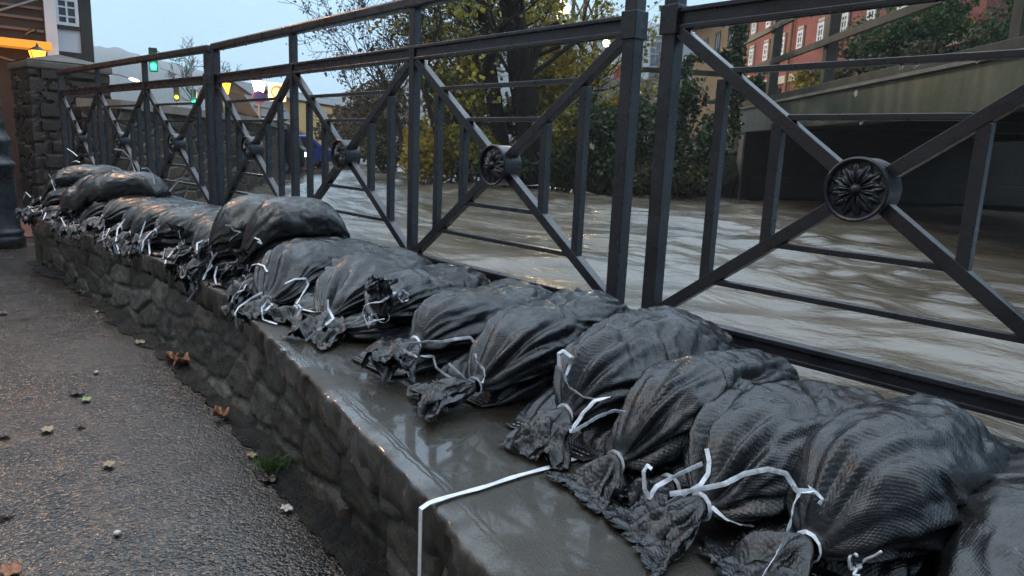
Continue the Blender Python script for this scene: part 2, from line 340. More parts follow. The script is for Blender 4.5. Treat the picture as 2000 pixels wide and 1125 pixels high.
simple('leaf_fresh', (0.14, 0.22, 0.06), (0.24, 0.32, 0.11), 60, 0.4, 0.3, 0.002)
simple('leaf_dark', (0.02, 0.012, 0.008), (0.05, 0.03, 0.02), 60, 0.35, 0.3, 0.002)
simple('leaf_pale', (0.4, 0.38, 0.32), (0.55, 0.52, 0.45), 60, 0.4, 0.2, 0.002)
emit('glow_orange', (1.0, 0.27, 0.02), 4.6)
emit('glow_warm', (1.0, 0.68, 0.32), 22.0)
emit('glow_white', (0.9, 0.95, 1.0), 4.0)
emit('glow_green', (0.02, 0.9, 0.35), 6.0)
emit('glow_yellow', (0.75, 0.9, 0.05), 2.2)
emit('glow_cyan', (0.1, 0.75, 1.0), 5.0)
emit('glow_red', (1.0, 0.08, 0.03), 3.0)
emit('canopy_lamplight_emit', (1.0, 0.36, 0.03), 0.40)  # canopy is no lamp: the lamplight on it is put in as emission

# ------------------------------------------------------------------ mesh helpers
class MB:
    def __init__(s): s.v = []; s.f = []; s.uv = None
    def add(s, vs, fs):
        o = len(s.v); s.v.extend([tuple(map(float, p)) for p in vs]); s.f.extend([tuple(i+o for i in q) for q in fs]); return s
    def box(s, c, size, axes=None):
        c = np.array(c, float); h = np.array(size, float)/2
        A = np.eye(3) if axes is None else np.array(axes, float)
        vs = [c+A[0]*h[0]*a+A[1]*h[1]*b+A[2]*h[2]*d for a in (-1, 1) for b in (-1, 1) for d in (-1, 1)]
        return s.add(vs, [(0, 1, 3, 2), (4, 6, 7, 5), (0, 4, 5, 1), (2, 3, 7, 6), (0, 2, 6, 4), (1, 5, 7, 3)])
    def bar(s, a, b, w, h, up=(0, 0, 1)):
        a = np.array(a, float); b = np.array(b, float); d = b-a; L = np.linalg.norm(d); d /= L
        u = np.array(up, float); sd = np.cross(d, u)
        if np.linalg.norm(sd) < 1e-6: sd = np.cross(d, (0, 1, 0))
        sd /= np.linalg.norm(sd); u = np.cross(sd, d)
        return s.box((a+b)/2, (L, w, h), (d, sd, u))
    def tube(s, pts, rad, n=6, cap=True):
        P = np.array(pts, float); m = len(P)
        r = np.full(m, rad) if np.isscalar(rad) else np.array(rad, float)
        T = np.gradient(P, axis=0); T /= np.linalg.norm(T, axis=1)[:, None]+1e-9
        u = np.cross(T[0], (0.31, 0.2, 0.93)); u /= np.linalg.norm(u)+1e-9
        vs = []
        for i in range(m):
            u = u-T[i]*np.dot(u, T[i]); u /= np.linalg.norm(u)+1e-9; w = np.cross(T[i], u)
            for k in range(n):
                a = 2*math.pi*k/n; vs.append(P[i]+(u*math.cos(a)+w*math.sin(a))*r[i])
        fs = [(i*n+k, i*n+(k+1) % n, (i+1)*n+(k+1) % n, (i+1)*n+k) for i in range(m-1) for k in range(n)]
        if cap: fs += [tuple(range(n))[::-1], tuple((m-1)*n+k for k in range(n))]
        return s.add(vs, fs)
    def lathe(s, c, prof, n=24):
        vs = []; m = len(prof)
        for r, z in prof:
            for k in range(n):
                a = 2*math.pi*k/n; vs.append((c[0]+r*math.cos(a), c[1]+r*math.sin(a), c[2]+z))
        fs = [(i*n+k, i*n+(k+1) % n, (i+1)*n+(k+1) % n, (i+1)*n+k) for i in range(m-1) for k in range(n)]
        fs += [tuple(range(n))[::-1], tuple((m-1)*n+k for k in range(n))]
        return s.add(vs, fs)
    def build(s, name, m, parent=None, smooth=False, bevel=0, uv=None):
        me = bpy.data.meshes.new(name); me.from_pydata(s.v, [], s.f); me.update()
        if uv is not None:
            l = me.uv_layers.new(name='UVMap'); li = np.zeros(len(me.loops), int); me.loops.foreach_get('vertex_index', li)
            l.data.foreach_set('uv', np.asarray(uv, float)[li].ravel())
        if smooth: me.polygons.foreach_set('use_smooth', [True]*len(me.polygons))
        me.materials.append(MATS[m])
        o = bpy.data.objects.new(name, me); COL.objects.link(o)
        if parent is not None: o.parent = parent; o.matrix_parent_inverse = parent.matrix_basis.inverted()
        if bevel:
            b = o.modifiers.new('bevel', 'BEVEL'); b.width = bevel; b.segments = 2; b.limit_method = 'ANGLE'
        return o
def tag(o, label, cat, group=None):
    o['label'] = label; o['category'] = cat
    if group: o['group'] = group
    return o
def thing(name, label, cat, loc=(0, 0, 0), group=None):
    o = bpy.data.objects.new(name, None); COL.objects.link(o); o.location = loc; o.empty_display_size = 0.1
    bpy.context.view_layer.update() if False else None
    return tag(o, label, cat, group)
def struct(o, kind='structure'): o['kind'] = kind; return o
def grid_mesh(X, name, m, parent=None, closed_v=False, uv=None, smooth=True):
    """X: (n, k, 3) array of points -> one quad mesh"""
    n, k = X.shape[:2]; mb = MB(); mb.v = [tuple(p) for p in X.reshape(-1, 3)]
    kk = k if closed_v else k-1
    mb.f = [(i*k+j, i*k+(j+1) % k, (i+1)*k+(j+1) % k, (i+1)*k+j) for i in range(n-1) for j in range(kk)]
    return mb.build(name, m, parent, smooth, uv=None if uv is None else uv.reshape(-1, 2))
def catmull(P, sub=8):
    P = np.array(P, float)
    if len(P) < 3: return np.array([P[0]+(P[-1]-P[0])*t for t in np.linspace(0, 1, sub+1)])
    Q = np.vstack([2*P[0]-P[1], P, 2*P[-1]-P[-2]]); out = []
    for i in range(1, len(Q)-2):
        p0, p1, p2, p3 = Q[i-1:i+3]
        for t in np.linspace(0, 1, sub, endpoint=False):
            out.append(0.5*((2*p1)+(p2-p0)*t+(2*p0-5*p1+4*p2-p3)*t*t+(3*p1-p0-3*p2+p3)*t**3))
    out.append(P[-1]); return np.array(out)

# ================================================================== GROUND, WALL, WATER
ZP, ZC, ZW = -0.45, -0.10, -0.40          # pavement, coping top, flood water
EDGE = [(-4.6, -1.18), (-0.75, -0.86), (1.0, -0.69), (2.03, -0.71), (2.34, -0.76), (3.06, -0.885), (3.4, -0.945), (3.74, -1.005), (3.94, -1.055), (5.8, -1.42)]
BASE = [(-4.6, -1.12), (-0.6, -0.80), (0.83, -0.765), (1.68, -0.775), (2.39, -0.80), (2.74, -0.825), (3.23, -0.87), (3.94, -0.96), (5.8, -1.25)]
def ye(x): return np.interp(x, *zip(*EDGE))
def yb(x): return np.interp(x, *zip(*BASE))
def rail_y(x):                               # railing line: straight, then bending a little towards the path on the left
    return np.where(np.asarray(x) < -0.135, (np.asarray(x)+0.135)*math.tan(R(4.3)), 0.0)

near_bank = [(60, .14), (-0.1, .14), (-3.6, -.1), (-5.0, .4)] + [tuple(onz(px, py, ZW)[:2]) for px, py in ((470, 366), (520, 347), (560, 331), (588, 312))] + [(-120, 62), (-420, 120)]
mb = MB(); poly = near_bank + [(-420, -120), (60, -120)]
mb.add([(x, y, ZP) for x, y in poly], [tuple(range(len(poly)))[::-1]])
o = struct(mb.build('pavement', 'asphalt_wet'))
mb = MB(); mb.add([(-900, -500, -3.2), (300, -500, -3.2), (300, 900, -3.2), (-900, 900, -3.2)], [(0, 1, 2, 3)])
struct(mb.build('ground', 'bank_earth'))
# the street beyond the wall's end: a wet sheet lying on the pavement
mb = MB(); sp = [(-5.6, -60), (-5.3, .3)] + [(x-.35, y-.1) for x, y in near_bank[4:8]] + [(-100, 50), (-100, -60)]
mb.add([(x, y, ZP+0.004) for x, y in sp], [tuple(range(len(sp)))[::-1]])
struct(mb.build('street', 'street_wet'))
mb = MB(); mb.add([(x, y, ZP+0.008) for x, y in ((-2.7, -5), (-2.7, -.35), (-5.2, -.5), (-5.2, -5))], [(0, 1, 2, 3)])
struct(mb.build('path', 'paving_red'))
# gutter of wet dirt along the wall foot
xs = np.linspace(-1.3, 5.6, 900); G = np.zeros((900, 5, 3))
wd = 0.055+0.025*fbm(np.c_[xs*2.3, xs*0, xs*0], 4, 5)+0.014*fbm(np.c_[xs*21, xs*0, xs*0], 3, 6)
for j in range(5):
    G[:, j, 0] = xs; G[:, j, 1] = yb(xs)+0.03-(wd+0.03)*j/4; G[:, j, 2] = ZP+0.004+0.014*(1-j/4)**1.5
G[:, :4, 2] += 0.005*fbm(G[:, :4]*14, 3, 2)
struct(grid_mesh(G, 'gutter', 'gutter_dirt'))

# ---- river
xs = np.concatenate([-14-np.cumsum(np.linspace(.06, 2.6, 110))[::-1], np.arange(-14, 8, .06), 8+np.cumsum(np.linspace(.06, 1.2, 50))])
ys = np.concatenate([np.arange(0.1, 7, .045), 7+np.cumsum(np.linspace(.045, 1.1, 120))])
X, Y = np.meshgrid(xs, ys, indexing='ij')
P = np.stack([X, Y, X*0], -1)
warp = 0.7*fbm(P*0.25, 2, 40)
Q = np.stack([X*0.75+warp, Y*1.15+warp, X*0], -1)
h = 0.060*fbm(Q*0.45, 2, 11)+0.055*fbm(Q*1.15, 2, 12)
h += 0.030*((1-np.abs(fbm(Q*np.array([0.8, 1.3, 1])*1.5, 2, 13)))**2-.4)
h += 0.018*fbm(Q*np.array([0.9, 1.3, 1])*3.4, 2, 14)+0.008*fbm(Q*np.array([0.8, 1.3, 1])*8, 2, 16)
P[..., 2] = ZW+h-0.02
river = struct(grid_mesh(P, 'river', 'river_water'))

# ---- stone wall with coping
wall = thing('stone_wall', 'low rubble stone wall with wet coping that carries the sandbags beside the path', 'wall', (2, -.5, ZP))
def stones(u, v, cell, seed):
    gu, gv = u/cell[0], v/cell[1]; iu, iv = np.floor(gu), np.floor(gv)
    f1 = np.full(u.shape, 9.0); f2 = f1.copy(); ident = np.zeros(u.shape)
    for a in (-1, 0, 1):
        for b in (-1, 0, 1):
            cu, cv = iu+a, iv+b
            pu = cu+0.15+0.7*_hash(cu.astype(np.int64), cv.astype(np.int64), (cu*0).astype(np.int64), seed)
            pv = cv+0.2+0.6*_hash(cu.astype(np.int64), cv.astype(np.int64), (cu*0+1).astype(np.int64), seed)
            d = np.hypot(gu-pu, gv-pv); idn = _hash(cu.astype(np.int64), cv.astype(np.int64), (cu*0+2).astype(np.int64), seed)
            closer = d < f1; f2 = np.where(closer, f1, np.minimum(f2, d)); ident = np.where(closer, idn, ident); f1 = np.where(closer, d, f1)
    return np.clip((f2-f1-.05)/0.11, 0, 1), ident
xs = np.arange(-1.05, 5.7, 0.014); zs = np.linspace(-0.20, ZP-0.02, 30)
X, Z = np.meshgrid(xs, zs, indexing='ij')
top_in = np.interp(xs, [-4.5, 1.9, 2.3, 6], [0.0, 0.0, 0.05, 0.06])[:, None]
tt = (Z-zs[0])/(zs[-1]-zs[0])
Yw = (ye(xs)[:, None]+top_in)*(1-tt)+yb(xs)[:, None]*tt
e, idn = stones(X, Z+0.4, (0.24, 0.115), 3)
e = e*e*(3-2*e)
disp = 0.011*e+0.010*(idn-.5)*e+0.007*fbm(np.stack([X*13, Z*13, X*0], -1), 4, 21)*e+0.004*fbm(np.stack([X*45, Z*45, X*0], -1), 2, 22)
P = np.stack([X, Yw-disp+0.02, Z], -1)
rf = grid_mesh(P, 'rubble_face', 'stone_faced', wall)
at_ = rf.data.attributes.new('stone', 'FLOAT_COLOR', 'POINT'); cv = np.ones((e.size, 4)); cv[:, 0] = idn.ravel(); cv[:, 1] = e.ravel(); cv[:, 2] = 0; at_.data.foreach_set('color', cv.ravel())
# coping: top sheet rolling over a rough front edge
rows = []
tx = np.arange(-1.06, 5.7, 0.012)
thick = np.interp(tx, [-4.5, 1.95, 2.1, 6], [0.10, 0.10, 0.085, 0.085])
back = rail_y(tx)+0.13
edge_n = 0.0028*fbm(np.c_[tx*16, tx*0, tx*0], 4, 8)+0.002*fbm(np.c_[tx*60, tx*0, tx*0], 2, 9)
prof = [(1.0, -1.3), (1.0, 0), (0.8, 0), (0.6, 0), (0.4, 0), (0.3, 0), (0.2, 0), (0.12, 0), (0.05, 0), (0.02, 0)]
for t, dz in prof:
    y = ye(tx)*(1-t)+back*t
    if t == 0.02: y = ye(tx)+0.010+edge_n
    p = np.stack([tx, y, np.full_like(tx, ZC)+dz], -1)
    if dz == 0: p[:, 2] += 0.0012*fbm(np.stack([tx*1.5, y*1.5, tx*0], -1), 1, 31)
    rows.append(p)
for k, (dy, dz) in enumerate([(0.002, 0.004), (0, 0.012), (0, .035), (.002, .06), (.004, .085), (.03, .09)]):
    zz = ZC-dz*thick/0.085
    rough = 0.006*fbm(np.stack([tx*22, zz*22+k, tx*0+3], -1), 4, 15)
    pit = np.clip(vnoise(np.stack([tx*26, zz*30, tx*0], -1), 17)-0.35, 0, 1)*0.03
    rows.append(np.stack([tx, ye(tx)+dy+edge_n+(rough+pit if k > 0 else 0), zz], -1))
C = np.stack(rows, 1)
C = C[:, ::-1]
grid_mesh(C, 'coping', 'coping_wet', wall)
# the wall's left end and the narrow kerb that carries the railing beyond it
mb = MB(); x_ = -1.05; mb.box((x_-.10, (float(ye(x_))+float(rail_y(x_))+.13)/2+.02, (ZC+ZP)/2-.012), (.22, float(rail_y(x_))+.13-float(ye(x_))-.05, ZC-ZP-.02)); mb.build('wall_end', 'stone_rubble', wall)
mb = MB(); mb.bar((-1.17, float(rail_y(-1.17))+.0, (ZC+ZP)/2-.1), (-3.9, float(rail_y(-3.9)), (ZC+ZP)/2-.1), .24, ZC-ZP+.17); mb.build('railing_kerb', 'stone_rubble', wall)
# white joint across the coping and down its edge
mb = MB(); a = onz(845, 985, ZC)[:2]; b = onz(1148, 893, ZC)[:2]; b = a+(b-a)*1.25
ea = np.array([a[0], ye(a[0])-.006]); n = 24
d = (b-ea)/np.linalg.norm(b-ea); sd = np.array([-d[1], d[0]])
L = []
for t in np.linspace(0, 1, n):
    c = ea+(b-ea)*t+sd*0.0014*math.sin(t*19); w_ = 0.0052+0.0008*math.sin(t*37)
    L.append([[*(c-sd*w_), ZC+0.0050], [*(c+sd*w_), ZC+0.0050]])
L = [[[*(ea-sd*.0050)-np.array([0, 0.004]), ZC-zz], [*(ea+sd*.0050)-np.array([0, 0.004]), ZC-zz]] for zz in (.155, .12, .08, .04, .0)] + L
for r in L[:5]:
    for q in r: q[1] -= 0.012
sj = grid_mesh(np.array(L), 'white_joint', 'tape_white', wall, smooth=False)
so = sj.modifiers.new('solid', 'SOLIDIFY'); so.thickness = 0.0008; so.offset = 1

# ================================================================== RAILING
PW, GAP, HM = 1.0855, 0.1346, 0.812
def rosette(name, c, ax, parent, r=0.068):
    """drum with a cast flower in its face; ax is the railing direction, the flower looks to the path"""
    ax = np.array(ax, float); nrm = np.array([ax[1], -ax[0], 0.0]); up = np.array([0, 0, 1.0]); c = np.array(c, float)
    nt_ = 144
    th = np.linspace(0, 2*math.pi, nt_, endpoint=False)
    rows = []
    def ring(rad, off): return c+nrm*off if np.isscalar(off) and rad == 0 else c+np.outer(np.cos(th), ax)*rad+np.outer(np.sin(th), up)*rad+np.outer(np.broadcast_to(off, th.shape), nrm)
    for rad, off in [(r*0.2, -.034), (r*.97, -.034), (r, -.030), (r, .030), (r*1.03, .034), (r*1.03, .043), (r*.97, .046), (r*.91, .044), (r*.89, .036)]: rows.append(ring(rad, off))
    for q in np.linspace(.875, .04, 30):
        off = np.full(nt_, .0345)
        for (npet, ph_, qa, qb, hh_) in ((12, .13, .36, .88, .0085), (12, .13+math.pi/12, .20, .70, .0125)):
            if qa < q < qb:
                f_ = (q-qa)/(qb-qa); wdt = (math.pi/npet)*1.02*(math.sin(math.pi*min(.999, f_*.55+.30))**.9)*(1-f_**5)
                dl = np.abs((th-ph_+math.pi/npet) % (2*math.pi/npet)-math.pi/npet)
                pr_ = np.sqrt(np.clip(1-(dl/max(wdt, 1e-3))**2, 0, 1))
                off = np.maximum(off, .0345+hh_*pr_*math.sin(math.pi*min(1, .25+f_*.70))**.6-.0028*np.exp(-(dl/.05)**2)*(f_ < .9))
        if q < .22: off = np.maximum(off, .036+.017*math.sqrt(max(0, 1-(q/.205)**2)))
        rows.append(ring(r*q, off))
    A = np.stack(rows, 0); mb = MB(); n, k = A.shape[:2]; mb.v = [tuple(p) for p in A.reshape(-1, 3)]
    mb.f = [(i*k+j, (i+1)*k+j, (i+1)*k+(j+1) % k, i*k+(j+1) % k) for i in range(n-1) for j in range(k)]
    mb.f += [tuple(range(k)), tuple((n-1)*k+j for j in range(k))[::-1]]
    o = mb.build(name, 'iron_paint', parent, True)
    es = o.modifiers.new('e', 'EDGE_SPLIT'); es.split_angle = R(50)
    return o
def channel(mb_par, name, a, b, h):
    mb = MB(); a = np.array(a, float); b = np.array(b, float); up = np.array([0, 0, 1.0])
    mb.bar(a, b, 0.018, h); mb.bar(a+up*(h/2-.004), b+up*(h/2-.004), .036, .012); mb.bar(a-up*(h/2-.006), b-up*(h/2-.006), .032, .012)
    return mb.build(name, 'iron_paint', mb_par, bevel=.002)
def railing(P0, ang, n, label, group):
    d = np.array([math.cos(ang), math.sin(ang), 0.0])
    root = thing('iron_railing', label, 'railing', tuple(P0), group)
    P0 = np.array(P0, float)
    def pt(u, z): return P0+d*u+np.array([0, 0, z])
    channel(root, 'middle_rail', pt(-.015, HM), pt(n*PW+.015, HM), .052)
    channel(root, 'bottom_rail', pt(-.015, 0.005), pt(n*PW+.015, 0.005), .046)
    mb = MB(); mb.bar(pt(-.03, 1.0), pt(n*PW+.03, 1.0), .046, .044); mb.build('handrail', 'iron_paint', root, bevel=.009)
    side = np.array([-d[1], d[0], 0])
    for k in range(n+1):
        mb = MB(); s = .042 if k in (0, n) else .034
        mb.box(pt(k*PW, .5*(1.0-.022-.12)), (s, s, .978+.12), (d, side, (0, 0, 1)))
        if k in (0, n): mb.box(pt(k*PW, HM), (s+.012, s+.012, .075), (d, side, (0, 0, 1)))
        mb.build('post', 'iron_paint', root, bevel=.002)
    zt, zb = HM-.030, .030
    for k in range(n):
        u0, u1 = k*PW+.025, (k+1)*PW-.025; um = (k+.5)*PW; zm = (zt+zb)/2
        for (ua, za) in ((u0, zt), (u0, zb), (u1, zt), (u1, zb)):
            mb = MB(); e = np.array([um-ua, zm-za]); e = e/np.hypot(*e)*.055
            mb.bar(pt(ua, za), pt(um-e[0], zm-e[1]), .030, .030, up=side); mb.build('diagonal_brace', 'iron_paint', root, bevel=.0015)
        for fr, z0, z1 in ((.155, .143, .655), (.303, .258, .548), (.697, .258, .548), (.845, .143, .655)):
            mb = MB(); mb.box(pt((k+fr)*PW, (z0+z1)/2), (.026, .026, z1-z0), (d, side, (0, 0, 1))); mb.build('baluster', 'iron_paint', root, bevel=.0015)
        for z, fa, fb in ((.674, .165, .835), (.560, .325, .675), (.260, .325, .675), (.143, .165, .835)):
            mb = MB(); mb.bar(pt((k+fa)*PW, z), pt((k+fb)*PW, z), .024, .014); mb.build('cross_bar', 'iron_paint', root, bevel=.0015)
        rosette('rosette', pt(um, zm), d, root)
    return root
railing((3*PW+GAP, 0, 0), 0, 2, 'dark iron railing with the largest flower rosette, nearest the camera in front of the bridge', 'iron railing sections along the wall')
railing((0, 0, 0), 0, 3, 'dark iron railing with three crossed panels in front of the river and trees', 'iron railing sections along the wall')
_a = R(4.3); _e = np.array([-GAP-3*PW*math.cos(_a), -3*PW*math.sin(_a), 0])
railing(tuple(_e), _a, 3, 'dark iron railing farthest along, ending at the stone pillar', 'iron railing sections along the wall')

rgd = np.random.RandomState(77)
for o_ in [c for c in COL.objects if c.name.split('.')[0] in ('cross_bar', 'middle_rail', 'handrail')]:
    xs_ = np.array([v.co[:] for v in o_.data.vertices]); lo_z = xs_[:, 2].min(); cx_ = xs_[:, 1].mean(); x0_, x1_ = xs_[:, 0].min(), xs_[:, 0].max()
    if x0_ < -.2: continue
    mb = MB()
    for q in range(int((x1_-x0_)*rgd.uniform(5, 9))):
        rr_ = rgd.uniform(.0022, .0042); mb.lathe((rgd.uniform(x0_+.03, x1_-.03), cx_+rgd.uniform(-.004, .004), lo_z), [(rr_*.7, .001), (rr_, -rr_*.8), (rr_*.8, -rr_*1.7), (rr_*.2, -rr_*2.3)], 7)
    if mb.v: mb.build('water_drops', 'drop_water', o_, True)['kind'] = 'stuff'

# ================================================================== SANDBAGS
HX0, HY0, HS = -3.0, -1.7, 0.01
HNX, HNY = 860, 200
_gx, _gy = np.meshgrid(HX0+HS*np.arange(HNX), HY0+HS*np.arange(HNY), indexing='ij')
HF = np.where((_gy > ye(_gx)) & (_gy < .14), ZC+.003, ZP)
def _blur(A, r):
    for ax in (0, 1):
        c = np.cumsum(np.pad(A, [(r+1, r) if i == ax else (0, 0) for i in (0, 1)], mode='edge'), axis=ax)
        n = A.shape[ax]; A = (np.take(c, range(2*r+1, 2*r+1+n), axis=ax)-np.take(c, range(0, n), axis=ax))/(2*r+1)
    return A
def _dil(A):
    B = A.copy()
    for dx in (-1, 0, 1):
        for dy in (-1, 0, 1): B = np.maximum(B, np.roll(np.roll(A, dx, 0), dy, 1))
    return B
def samp(A, x, y):
    i = np.clip((x-HX0)/HS, 0, HNX-1.01); j = np.clip((y-HY0)/HS, 0, HNY-1.01)
    a = i.astype(int); b = j.astype(int); u = i-a; v = j-b
    return A[a, b]*(1-u)*(1-v)+A[a+1, b]*u*(1-v)+A[a, b+1]*(1-u)*v+A[a+1, b+1]*u*v
def raise_hf(A, P):
    i = np.clip(((P[..., 0]-HX0)/HS).round().astype(int), 0, HNX-1).ravel(); j = np.clip(((P[..., 1]-HY0)/HS).round().astype(int), 0, HNY-1).ravel()
    B = np.full_like(A, -9); np.maximum.at(B, (i, j), P[..., 2].ravel()); B = _dil(B)
    return np.maximum(A, B)
def sm(x): x = np.clip(x, 0, 1); return x*x*(3-2*x)
RIB_N = 0
def ribbon(pts, wd, name, m, parent, seed=0, sub=3):
    P = catmull(pts, sub); Lp = np.concatenate([np.linspace(pts[i], pts[i+1], sub, endpoint=False) for i in range(len(pts)-1)]+[np.array(pts[-1:])]); P = .3*P+.7*Lp; T = np.gradient(P, axis=0); T /= np.linalg.norm(T, axis=1)[:, None]+1e-9
    n = len(P); rg = np.random.RandomState(seed)
    a = np.cumsum(rg.randn(n)*0.13)+rg.uniform(-.9, .9)
    base = np.array([0.45, -0.75, 0.48]); base /= np.linalg.norm(base)
    S = np.cross(T, base); S /= np.linalg.norm(S, axis=1)[:, None]+1e-9; U = np.cross(S, T)
    W = S*np.cos(a)[:, None]+U*np.sin(a)[:, None]
    Rr = np.stack([P-W*wd/2, P, P+W*wd/2], 1); Rr[:, 1] += U*wd*.06
    o = grid_mesh(Rr, name, m, parent, smooth=False); s = o.modifiers.new('solid', 'SOLIDIFY'); s.thickness = 0.0006; s.offset = 0
    return o
def make_bag(label, Nn, Ee, W, H, seed, S, kind='tied', material='sandbag_woven', nt=100, nth=112, group=None, rz=0.03, mouth=None, folds=18, dep=1.0, lean=0.0, crease=9, stitch=True, tip=0.72):
    """one filled bag lying from its front end Nn to its back end Ee over the support height field S"""
    rg = np.random.RandomState(seed)
    Nn = np.array(Nn[:2], float); Ee = np.array(Ee[:2], float); ax = Ee-Nn; L = np.linalg.norm(ax); ax /= L; sd = np.array([-ax[1], ax[0]])
    t = np.linspace(0, 1, nt)**1.12; th = np.linspace(0, 2*math.pi, nth, endpoint=False)
    T, TH = np.meshgrid(t, th, indexing='ij')
    r0 = 0.017
    if kind == 'tied':
        fa = (1-(1-np.clip(T/.40, 0, 1))**2.3)**.62; fb = (1-(1-np.clip(T/.38, 0, 1))**2.2)**.60
    else:
        fa = .80+.20*np.sin(np.clip(T/.5, 0, 1)*math.pi/2); fb = (1-(1-np.clip(T/.45, 0, 1))**3)**.62
    fa = fa*(1-(1-tip)*sm((T-.62)/.38)); fb = fb*np.clip(1-np.clip((T-.50)/.50, 0, 1)**4.0, 0, 1)**.55
    a = np.maximum(W/2*fa, r0 if kind == 'tied' else .02); b = np.maximum(H/1.55*fb, r0 if kind == 'tied' else .005)
    b = np.where(T > .9, np.maximum(b, .005), b)
    ex = 0.86
    c, s = np.cos(TH), np.sin(TH)
    cl = np.sign(c)*np.abs(c)**ex; sl = np.sign(s)*np.abs(s)**ex
    lat = a*cl; z = b*sl
    nl, nz = c*b, s*a; nn = np.hypot(nl, nz)+1e-9; nl, nz = nl/nn, nz/nn
    Rm = (a+b)/2; D = np.zeros_like(T)
    if kind == 'tied':
        thi = (np.arange(folds)+rg.uniform(-.38, .38, folds))*2*math.pi/folds
    else:
        thi = rg.uniform(0, 2*math.pi, folds)
    for k in range(folds):
        Lk = rg.uniform(.12, .52) if kind == 'tied' else rg.uniform(.12, .5)
        dr = rg.uniform(-.5, .5); sg = rg.uniform(.005, .012); de = rg.uniform(.006, .017)*dep*(1 if kind == 'tied' else .55)
        cen = thi[k]+dr*T+0.10*np.sin(T*rg.uniform(6, 14)+rg.uniform(0, 6))
        d = np.abs((TH-cen+math.pi) % (2*math.pi)-math.pi)*Rm
        sg_ = np.minimum(sg*(0.6+1.0*T/Lk), Rm*.20+.0012); de_ = np.minimum(de, Rm*.28)
        fade = sm(T/.03)*np.clip(1-T/Lk, 0, 1)**.7
        D += fade*de_*(-np.exp(-(d/sg_)**2)+.60*np.exp(-((d-2.0*sg_)/(1.1*sg_))**2))
    # free creases over the body
    for k in range(crease):
        tc, hc = rg.uniform(.25, .85), rg.uniform(0, math.pi); an = rg.uniform(-.9, .9); ln = rg.uniform(.05, .13); sg = rg.uniform(.005, .010); de = rg.uniform(.005, .011)*dep
        du = (T-tc)*L; dv = ((TH-hc+math.pi) % (2*math.pi)-math.pi)*Rm
        p = du*math.cos(an)+dv*math.sin(an); q = -du*math.sin(an)+dv*math.cos(an)+0.012*np.sin(p*40+k)
        fade = np.clip(1-(p/ln)**2, 0, 1)
        D += fade*de*(-np.exp(-(q/sg)**2)+.5*np.exp(-((np.abs(q)-2*sg)/(1.2*sg))**2))
    p3 = np.stack([T*L, lat, z], -1)+seed*3.7
    body = sm(T/.10)
    D += body*(0.008*fbm(p3*9, 2, seed)+0.0045*(1-np.abs(fbm(p3*np.array([14, 30, 30]), 3, seed+3)))+0.0022*fbm(p3*60, 2, seed+5))
    if kind == 'tied': D *= np.where(T < .02, .6, 1)
    lat = lat+nl*D; z = z+nz*D
    z = np.where(z < -.5*b, -.5*b+(z+.5*b)*.25, z)+.55*b
    # sag and small bend of the axis
    bend = 0.014*math.sin(seed*1.7)*np.sin(T*math.pi)
    lat = lat+bend+lean*z
    Ssm = _blur(S, 4)
    XY = Nn+ax*(T*L)[..., None]+sd*lat[..., None]
    sup = samp(Ssm, XY[..., 0], XY[..., 1])
    supc = samp(Ssm, (Nn+ax*(T*L)[..., None])[..., 0], (Nn+ax*(T*L)[..., None])[..., 1])
    sup = np.maximum(sup*.55+supc*.45, supc-.05)
    rise = rz*np.exp(-(T/.16)**2) if kind == 'tied' else rz*np.exp(-(T/.2)**2)
    P = np.concatenate([XY, (sup+z+rise)[..., None]], -1)
    hard = samp(S, P[..., 0], P[..., 1]); low = np.where(sl < 0.2, hard+.002, -9); P[..., 2] = np.maximum(P[..., 2], np.minimum(low, P[..., 2]+.03))
    P[..., 1] = np.where(P[..., 1] > -.08, -.08+.055*np.tanh((P[..., 1]+.08)/.055), P[..., 1]) if Nn[0] > 0 else P[..., 1]
    neck = P[0].mean(0)
    root = thing('sandbag', label, 'sandbag', (float(P[..., 0].mean()), float(P[..., 1].mean()), float(P[..., 2].min())), group)
    pitch = 0.0062
    uv = np.stack([np.broadcast_to((t*L/pitch)[:, None], T.shape), np.broadcast_to(th[None]/(2*math.pi)*round((W+H)*1.7/pitch), T.shape)], -1)
    mb = MB(); mb.v = [tuple(p) for p in P.reshape(-1, 3)]; n, k = T.shape
    mb.f = [(i*k+j, i*k+(j+1) % k, (i+1)*k+(j+1) % k, (i+1)*k+j) for i in range(n-1) for j in range(k)]
    if kind != 'tied': mb.f.append(tuple(range(k))[::-1])
    mb.f.append(tuple((n-1)*k+j for j in range(k)))
    mb.build('bag_body', material, root, True, uv=uv.reshape(-1, 2))
    m = mouth or {}
    near = nt > 70
    if kind == 'tied' and m.get('on', True):
        Lm = m.get('len', rg.uniform(.08, .13)); fl = m.get('flare', rg.uniform(.045, .075)); lift = m.get('lift', 0.0); yaw = m.get('yaw', rg.uniform(-.5, .5)); th_k = m.get('thick', .012)
        ns, nq = (34, 90) if near else (14, 40)
        sv = np.linspace(0, 1, ns); q = np.linspace(0, 2*math.pi, nq, endpoint=False)
        Sg, Qg = np.meshgrid(sv, q, indexing='ij')
        ph = rg.uniform(0, 6, 6)
        jag = 1-0.16*np.abs(vnoise(np.stack([np.cos(Qg)*3, np.sin(Qg)*3, Qg*0+seed], -1), seed))-0.10*np.abs(vnoise(np.stack([np.cos(Qg)*11, np.sin(Qg)*11, Qg*0+seed], -1), seed+1))
        ca, sa = math.cos(yaw), math.sin(yaw)
        dr = -(ax*ca+sd*sa); ds = np.array([-dr[1], dr[0]])
        ru = Sg*Lm*jag
        w_ = r0*.9+fl*Sg**.75
        h_ = r0*.9*(1-Sg)+th_k*Sg**.6
        ple = 1+0.28*sm(Sg*3)*np.sin(Qg*7+ph[0]+1.5*np.sin(Qg*2+ph[1]))
